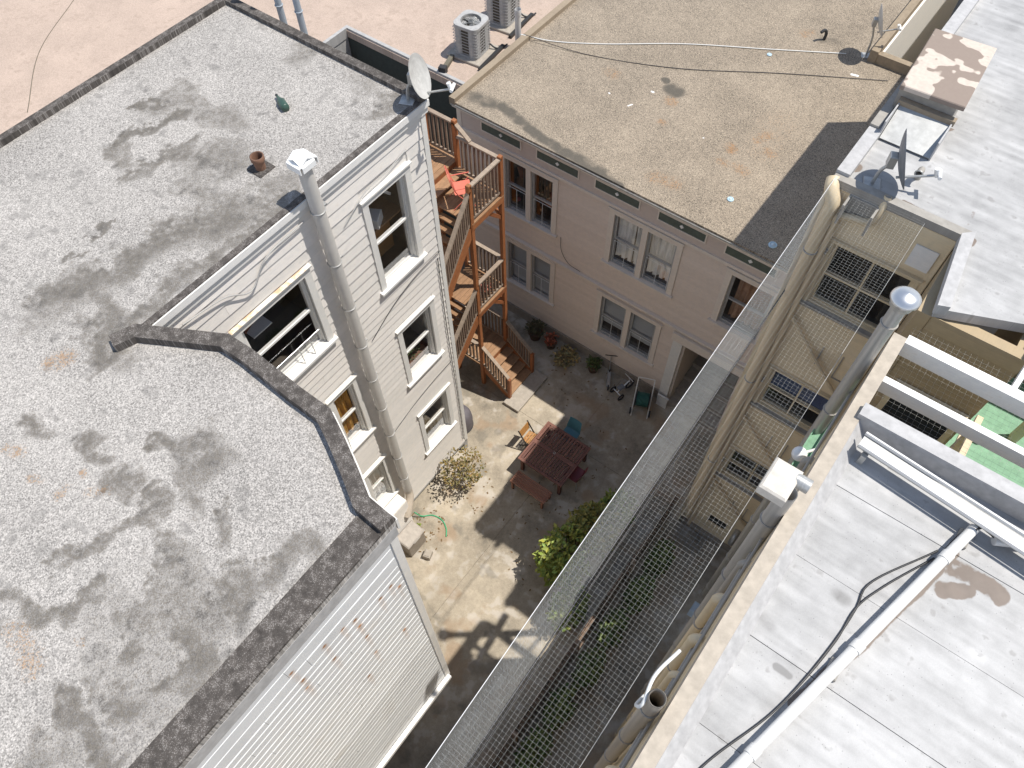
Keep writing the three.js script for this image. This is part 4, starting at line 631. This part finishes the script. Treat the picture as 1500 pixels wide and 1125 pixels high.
{ const b = thing('roof_hatch', 'flat stained tan box on the white roof edge', 'roof hatch', [11.45, 12.35, -.88], 0); const map = tex(256, (i, j, o) => { const x = i / 48, z = j / 48, n = fb(x + 3, z + 8, 3), h = fb(x * 8, z * 8, 2); o[0] = .55 + .1 * (h - .5); o[1] = .47 + .1 * (h - .5); o[2] = .4 + .08 * (h - .5); mixc(o, [.21, .16, .13], sm(.53, .56, n) * .85); }); const mm = new THREE.MeshStandardMaterial({ map, roughness: .85 }); part(b, 'lid', (() => { const g = cbx(1.55, .08, .9, .012); const p = g.attributes.position, uv = g.attributes.uv; for (let i = 0; i < p.count; i++) uv.setXY(i, p.getX(i) / 1.6 + .5, p.getZ(i) / 1.6 + .5); return g; })(), mm, [0, .5, 0], [0, .06, 0]); part(b, 'box', cbx(1.4, .5, .8), M.greyPipe); 
  const k = thing('roof_cowl', 'open grey sheet-metal cowl beside the tan roof hatch', 'vent', [10.4, 12.35, -.8]); part(k, 'side', bb(-.25, .3, 0, .32, -.4, -.38), M.membraneEdge); part(k, 'side', bb(-.25, .3, 0, .32, .36, .38), M.membraneEdge); part(k, 'sloped_back', (() => { const g = bx(.55, .02, .74); g.rotateZ(.45); g.translate(0, .16, 0); return g; })(), M.galv); part(k, 'lintel', bb(.24, .34, .28, .36, -.42, .4), M.tanCurb); }
{ const p = onY(1345, 258, 12.4); const v = thing('bent_roof_vent', 'small bent vent on the white roof by the dark dish', 'vent', [p.x, 12.36, p.z]); part(v, 'pipe', tubeG([[0, 0, 0], [0, .12, 0], [-.06, .2, 0], [-.16, .2, 0]], .045, 16, 10), M.greyPipe); part(v, 'collar', new THREE.TorusGeometry(.05, .012, 6, 14).rotateY(Math.PI / 2), M.galv, [-.16, .2, 0]); }

// ================================================================ bird net over the alley
{
  const N = thing('bird_net', 'pale square-mesh bird net stretched over the narrow alley', 'net', [0, 0, 0]);
  const zW = (x) => -1.07 - .03 * Math.max(0, x) * .95, Y = 12.45, c = .047, t = .0022, tt = .0010, ts = .0011, top = [], side = [];
  const x0 = -1.6, x1 = 8.95;
  for (let x = x0; x <= x1; x += c) { top.push(barG([x, Y - .02, zW(x)], [x, Y - .06 - .02 * Math.sin(x * 1.3), -.03], tt, tt)); }
  for (let k = 1; k <= 23; k++) { const f = k / 23, zz = (x) => zW(x) + (-.03 - zW(x)) * f + .006 * Math.sin(x * 2.1 + k); const yy = (x) => Y - .02 - .04 * f - (.05 + .03 * Math.sin(x * .9)) * Math.sin(f * 3.1); for (let x = x0; x < x1 - .1; x += 1.05) top.push(barG([x, yy(x), zz(x)], [Math.min(x1, x + 1.05), yy(x + 1.05), zz(x + 1.05)], tt, tt)); }
  for (let x = x0; x <= x1; x += c) side.push(barG([x, Y, zW(x)], [x, Y - 2.2, zW(x) + .02], ts, ts));
  for (let k = 1; k < 47; k++) side.push(barG([x0, Y - k * c, zW(x0) + .0005 * k], [x1, Y - k * c, zW(x1) + .0005 * k], ts, ts));
  part(N, 'top_mesh', merge(top), M.net); part(N, 'side_mesh', merge(side), M.net);
  part(N, 'edge_cable', rodG([x0, Y + .004, zW(x0)], [x1, Y + .004, zW(x1)], .0035, 6), M.whitePlastic);
  part(N, 'support_wire', rodG([x0, Y - .07, -.03], [x1, Y - .07, -.03], .0022, 5), M.net);
  part(N, 'bottom_cable', merge([rodG([x0, Y - 2.25, zW(x0) + .03], [x1, Y - 2.25, zW(x1) + .03], .012, 6), rodG([x0, Y - 2.4, zW(x0) + .05], [x1 - 3, Y - 2.4, zW(x1 - 3) + .05], .01, 6)]), M.cable);
  const wl = [], f2 = 7.66; for (let x = 5.84; x < f2; x += c * 1.5) wl.push(barG([x, 11.98, .52], [x, 11.98, 4.3], tt, tt)); for (let z = .55; z < 4.3; z += c * 1.5) wl.push(barG([5.84, 11.98, z], [f2, 11.98, z], tt, tt)); part(N, 'well_mesh', merge(wl), M.net);
}
// fence between court and alley
{
  const F = thing('board_fence', 'dark weathered board fence between courtyard and alley', 'fence', [0, 0, -1.62]);
  for (let x = -3; x < 8.8; x += .16) part(F, 'board', bx(.15, 1.75 + rr(-.03, .03), .022), pick([vmat(.09, .07, .05, woodVar, .9), M.baluster[2]]), [x, .88, rr(-.004, .004)]);
  for (const y of [.4, 1.5]) part(F, 'rail', bb(-3, 8.8, y - .045, y + .045, .014, .06), M.baluster[0]);
  for (let x = -3; x < 9; x += 2.4) part(F, 'post', cbx(.1, 1.9, .1), M.baluster[1], [x, 0, .07]);
}
// ================================================================ greenery in the court and alley
function bush(name, label, x, z, rx, ry, rz, h, n, col, size, seed, group, stems = 7) {
  const b = thing(name, label, 'shrub', [x, 0, z], 0, group);
  for (let k = 0; k < stems; k++) { const a = k * 2.4 + seed, q = .75 * Math.sqrt(((k * .37 + .2) % 1)); part(b, 'stem', tubeG([[Math.cos(a) * .06, 0, Math.sin(a) * .06], [Math.cos(a) * rx * q * .4, h * .5, Math.sin(a) * rz * q * .4], [Math.cos(a) * rx * q, h + ry * .4, Math.sin(a) * rz * q]], .014, 10, 5), M.baluster[0]); }
  part(b, 'foliage', leafG(n, rx, ry, rz, size, .25, seed, col), leafMat(), [0, h, 0]); return b;
}
const gcol = [.12, .19, .04];
bush('leafy_shrub', 'glossy green shrub with pale new leaves beside the wooden bench', 6.0, -3.1, .85, .75, .7, 1.0, 1700, [.17, .25, .05], .12, 11);
bush('leafy_shrub', 'green shrub with reddish leaf tips behind the glossy shrub', 7.0, -2.95, .75, .7, .65, .95, 1300, [.15, .18, .045], .12, 23);
bush('leafy_shrub', 'dark green shrub growing towards the pinkish house', 7.9, -2.75, .55, .55, .5, .75, 800, gcol, .1, 31);
bush('leafy_shrub', 'narrow dark shrub against the board fence', 5.0, -2.3, .6, .6, .45, .8, 800, gcol, .1, 37);
for (const [x, z, s] of [[7.4, -1.15, 41], [6.3, -1.1, 43], [5.2, -1.15, 47], [4.1, -1.1, 53], [3.0, -1.15, 59], [1.9, -1.1, 61]]) bush('alley_shrub', 'dark leafy shrub under the net against the board fence', x, z, .55, .6, .3, .8, 650, [.08, .14, .04], .1, s, 'shrubs in the alley');
{ const p = thing('potted_shrub', 'rust-brown dried shrub in a pot below the white wall', 'potted plant', [6.35, 0, -6.75]); part(p, 'pot', new THREE.LatheGeometry([[.001, 0], [.15, 0], [.2, .3], [.22, .3], [.22, .34], [.18, .34], [.001, .27]].map(q => new THREE.Vector2(...q)), 22), M.concrete); for (let k = 0; k < 9; k++) { const a = k * 2.4; part(p, 'stem', tubeG([[0, .3, 0], [Math.cos(a) * .15, .6, Math.sin(a) * .15], [Math.cos(a) * .42, .95 + .2 * Math.sin(k), Math.sin(a) * .42]], .008, 8, 5), M.baluster[0]); } part(p, 'foliage', leafG(560, .66, .45, .6, .075, .05, 71, [.115, .11, .035]), leafMat(), [0, .95, 0]); }

// ================================================================ court furniture
{
  const T = thing('slatted_table', 'dark red-brown square slatted wooden table', 'table', [8.3, 0, -5.06]); const w = 1.46;
  for (const [x0, x1] of [[-w / 2, -.01], [.01, w / 2]]) for (let k = 0; k < 15; k++) { const z = -w / 2 + .09 + k * (w - .18) / 14; part(T, 'slat', bb(x0 + .075, x1 - .06, .715, .74, z - .032, z + .032), pick(M.tableWood)); }
  part(T, 'frame', merge([bb(-w / 2, w / 2, .7, .742, -w / 2, -w / 2 + .05), bb(-w / 2, w / 2, .7, .742, w / 2 - .05, w / 2), bb(-w / 2, -w / 2 + .07, .7, .741, -w / 2 + .052, w / 2 - .052), bb(w / 2 - .07, w / 2, .7, .741, -w / 2 + .052, w / 2 - .052), bb(-.065, .065, .7, .738, -w / 2 + .052, w / 2 - .052)]), M.tableWood[1]);
  part(T, 'apron', merge([bb(-.64, .64, .6, .695, -.65, -.62), bb(-.64, .64, .6, .695, .62, .65), bb(-.65, -.62, .6, .695, -.62, .62), bb(.62, .65, .6, .695, -.62, .62)]), M.tableWood[2]);
  for (const x of [-1, 1]) for (const z of [-1, 1]) part(T, 'leg', cbx(.085, .7, .085, .008), M.tableWood[0], [x * .63, 0, z * .63]);
  part(T, 'parasol_ring', new THREE.TorusGeometry(.03, .008, 6, 16).rotateX(Math.PI / 2), M.galv, [0, .745, 0]);
  const Bn = thing('slatted_bench', 'brown backless slatted bench beside the square table', 'bench', [7.2, 0, -5.06]);
  for (let k = 0; k < 7; k++) part(Bn, 'slat', bb(-.2 + k * .06, -.2 + k * .06 + .045, .415, .44, -.58, .58), pick(M.benchWood));
  part(Bn, 'end_rail', merge([bb(-.21, .22, .37, .413, -.55, -.5), bb(-.21, .22, .37, .413, .5, .55)]), M.benchWood[0]); for (const x of [-.17, .18]) for (const z of [-.5, .5]) part(Bn, 'leg', cbx(.06, .37, .06, .006), M.benchWood[0], [x, 0, z]); part(Bn, 'stretcher', bb(-.02, .03, .15, .2, -.5, .5), M.benchWood[1]);
  const C = thing('folding_chair', 'orange wooden slatted folding chair at the sunny side of the table', 'chair', [8.42, 0, -6.0]);
  for (let k = 0; k < 5; k++) part(C, 'back_slat', bx(.4, .05, .014), M.orange, [0, .58 + k * .058, -.16 - k * .012], [-.2, 0, 0]); for (let k = 0; k < 5; k++) part(C, 'seat_slat', bx(.38, .016, .055), M.orange, [0, .44, -.1 + k * .07]);
  for (const x of [-.21, .21]) { part(C, 'leg', barG([x, 0, .22], [x, .86, -.24], .025, .035), M.darkMetal); part(C, 'leg', barG([x * .9, 0, -.22], [x * .9, .45, .2], .025, .035), M.darkMetal); }
  const chair = (name, label, mat, x, z, turn) => { const c = thing(name, label, 'chair', [x, 0, z], turn); const shell = (() => { const g = new THREE.PlaneGeometry(.46, .95, 10, 18), p = g.attributes.position; for (let i = 0; i < p.count; i++) { const t = p.getY(i) / .95 + .5, X = p.getX(i) * (t > .55 ? 1 - (t - .55) * .35 : 1), a = sm(.42, .58, t); const y = .43 + a * (t - .45) * .85 + .6 * X * X, z = (1 - a) * (.24 - t * .9) + a * (-.2 - (t - .5) * .2) + a * X * X * .9; p.setXYZ(i, X, y, z); } g.computeVertexNormals(); return g; })(); const mm = mat.clone(); mm.side = THREE.DoubleSide; part(c, 'seat_shell', shell, mm); for (const a of [-.18, .18]) for (const b of [-.16, .2]) part(c, 'leg', rodG([a * 1.2, 0, b * 1.2], [a, .43, b], .013, 8), M.galv); };
  chair('plastic_chair', 'teal blue plastic chair tucked in at the table', M.blueP, 9.17, -5.12, -Math.PI / 2); chair('plastic_chair', 'dark red plastic chair on the shaded side of the table', M.redP, 8.25, -4.3, Math.PI);
}
{ // bins, hose and bits by the white wall
  const b = thing('storage_bin', 'grey lidded utility bin against the white siding', 'bin', [4.1, 0, -6.72], .0); part(b, 'body', cbx(.58, .72, .42, .03), vmat(.33, .29, .25, roughVar, .6)); part(b, 'lid', cbx(.66, .07, .48, .03), vmat(.45, .41, .37, roughVar, .55), [0, .72, 0]); part(b, 'handle', bb(-.12, .12, .74, .76, .245, .262), M.greyPipe);
  const k = thing('concrete_block', 'small pale concrete block on the sunny paving', 'block', [4.1, 0, -6.2], .3); part(k, 'block', cbx(.22, .2, .2, .015), M.concrete); part(k, 'cap', cbx(.16, .02, .14, .005), M.concrete, [0, .2, 0]);
  solo('garden_hose', 'green garden hose curving from the downpipe', 'hose', tubeG([[4.75, .3, -7.2], [4.85, .06, -7.05], [5.05, .018, -6.85], [5.1, .018, -6.55], [4.98, .018, -6.3], [4.8, .018, -6.15]], .016, 50, 8), pmat(.05, .36, .17, .5));
  solo('weed_tuft', 'small green weed beside the grey bin', 'weed', leafG(60, .1, .06, .1, .06, .1, 77, [.12, .2, .03]), leafMat(), [4.55, .06, -6.95]);
  const g = thing('kettle_grill', 'covered dark barbecue kettle beneath the stairs', 'grill', [7.75, 0, -8.0]); part(g, 'cover', new THREE.LatheGeometry([[.34, 0], [.36, .3], [.33, .6], [.25, .8], [.001, .88]].map(q => new THREE.Vector2(...q)), 14), vmat(.14, .13, .15, roughVar, .6)); part(g, 'hem', new THREE.TorusGeometry(.345, .015, 6, 24).rotateX(Math.PI / 2), M.rubber, [0, .03, 0]);
  solo('timber_pole', 'dark green pole leaning in the passage below the white wing', 'pole', merge([rodG([-.3, .05, -3.9], [1.0, 1.3, -3.85], .025, 8), rodG([-.3, .05, -3.84], [.7, .9, -3.8], .015, 8)]), vmat(.06, .09, .08, roughVar, .6));
}
{ // along the pinkish house: pots, scooter parts, hose reel
  const pot = (x, z, r, label, col, n) => { const p = thing('garden_pot', label, 'potted plant', [x, 0, z]); part(p, 'pot', new THREE.LatheGeometry([[.001, 0], [r * .75, 0], [r, r * 1.4], [r * 1.1, r * 1.4], [r * 1.1, r * 1.6], [r * .9, r * 1.6], [.001, r * 1.3]].map(q => new THREE.Vector2(...q)), 20), vmat(.13, .075, .05, roughVar, .8)); leafPart(p, 'plant', [0, r * 2.2, 0], r * 1.3, r, r * 1.3, n, col, r * .5); };
  pot(11.6, -8.1, .22, 'dark round pot at the wall below the blinds', [.05, .06, .03], 150); pot(11.6, -7.5, .17, 'brown pot with dry reddish plant by the house wall', [.2, .07, .04], 120); pot(11.65, -5.95, .18, 'dark pot with green tuft under the wide window', [.05, .09, .03], 160);
  bush('low_plant', 'sprawling pale low plant on the shaded paving by the wall', 11.5, -6.85, .42, .16, .4, .16, 260, [.2, .2, .1], .1, 83, undefined, 5);
  const s = thing('push_scooter', 'grey folded push scooter leaning on the house wall', 'scooter', [11.6, 0, -5.35], .5); part(s, 'deck', cbx(.55, .04, .12), M.galv, [0, .1, 0]); part(s, 'steering_tube', rodG([.3, .12, 0], [.36, .85, -.02], .018, 8), M.metal); part(s, 'handlebar', rodG([.36, .85, -.2], [.36, .85, .18], .015, 8), M.rubber); for (const x of [-.3, .3]) part(s, 'wheel', new THREE.TorusGeometry(.07, .02, 8, 18), M.rubber, [x, .09, 0]);
  const q = thing('toy_bike', 'small pale child tricycle beside the push scooter', 'tricycle', [11.55, 0, -4.8], -.3); part(q, 'frame', merge([rodG([-.25, .18, 0], [.2, .42, 0], .02, 8), rodG([.2, .42, 0], [.25, .17, 0], .02, 8), rodG([-.25, .18, -.18], [-.25, .18, .18], .015, 8)]), M.whitePlastic); part(q, 'seat', cbx(.22, .05, .16, .02), M.dishDark, [-.12, .32, 0]); part(q, 'handlebar', merge([rodG([.2, .42, 0], [.16, .62, 0], .014, 8), rodG([.16, .62, -.18], [.16, .62, .18], .014, 8)]), M.metal); for (const [x, z, r] of [[.25, 0, .15], [-.25, .18, .1], [-.25, -.18, .1]]) part(q, 'wheel', new THREE.TorusGeometry(r, .025, 8, 20), M.rubber, [x, r + .02, z]);
  const h = thing('hose_reel', 'hose reel cart with pale tubular frame by the entry steps', 'hose reel', [11.45, 0, -4.1], .4); for (const z of [-.24, .24]) part(h, 'side_frame', tubeG([[-.42, .02, z], [-.2, .3, z], [.05, .6, z], [.3, .92, z], [.36, .95, z]], .016, 24, 8), M.trim); part(h, 'handle', rodG([.36, .95, -.24], [.36, .95, .24], .016, 8), M.trim); part(h, 'drum', new THREE.CylinderGeometry(.14, .14, .42, 20).rotateX(Math.PI / 2), M.rubber, [0, .36, 0]); for (const z of [-.2, .2]) part(h, 'flange', new THREE.CylinderGeometry(.27, .27, .02, 26).rotateX(Math.PI / 2), M.rubber, [0, .36, z]); part(h, 'hose_coil', merge(Array.from({ length: 9 }, (_, k) => new THREE.TorusGeometry(.2, .02, 6, 24).translate(0, .36, -.16 + k * .04))), pmat(.03, .12, .1, .5)); for (const z of [-.28, .28]) part(h, 'wheel', new THREE.CylinderGeometry(.1, .1, .05, 16).rotateX(Math.PI / 2), M.rubber, [-.3, .1, z]);
  solo('wall_panel', 'framed pale panel leaning at the foot of the entry pillar', 'panel', merge([bb(-.03, 0, 0, .5, -.16, .16), bb(-.04, .01, .5, .54, -.18, .18)]), M.trim, [11.8, 0, -3.62]);
}
{ // fallen leaves on the paving, uncountable
  const L = [], R = mul(404); for (let k = 0; k < 260; k++) { const c = [[6.2, -3.9, 1.3], [6.4, -6.6, .9], [4.6, -6.8, .7], [11.4, -6.5, 1.6], [8.6, -4.3, 1.6]][k % 5], a = R() * 6.28, q = c[2] * Math.sqrt(R()), g = new THREE.PlaneGeometry(.035 + R() * .04, .02 + R() * .02); g.rotateX(-Math.PI / 2 + (R() - .5) * .5); g.rotateY(R() * 6.28); g.translate(c[0] + q * Math.cos(a), .012, Math.min(-1.7, Math.max(-7.3, c[1] + q * Math.sin(a)))); L.push(g); }
  const m = part(scene, 'leaf_litter', merge(L), vmat(.2, .13, .06, woodVar, .9, { side: THREE.DoubleSide })); m.userData = { kind: 'stuff', label: 'scattered dry brown leaves on the courtyard paving', category: 'leaves' };
}
camera.updateMatrixWorld(true);
scene.updateMatrixWorld(true);
renderer.render(scene, camera);
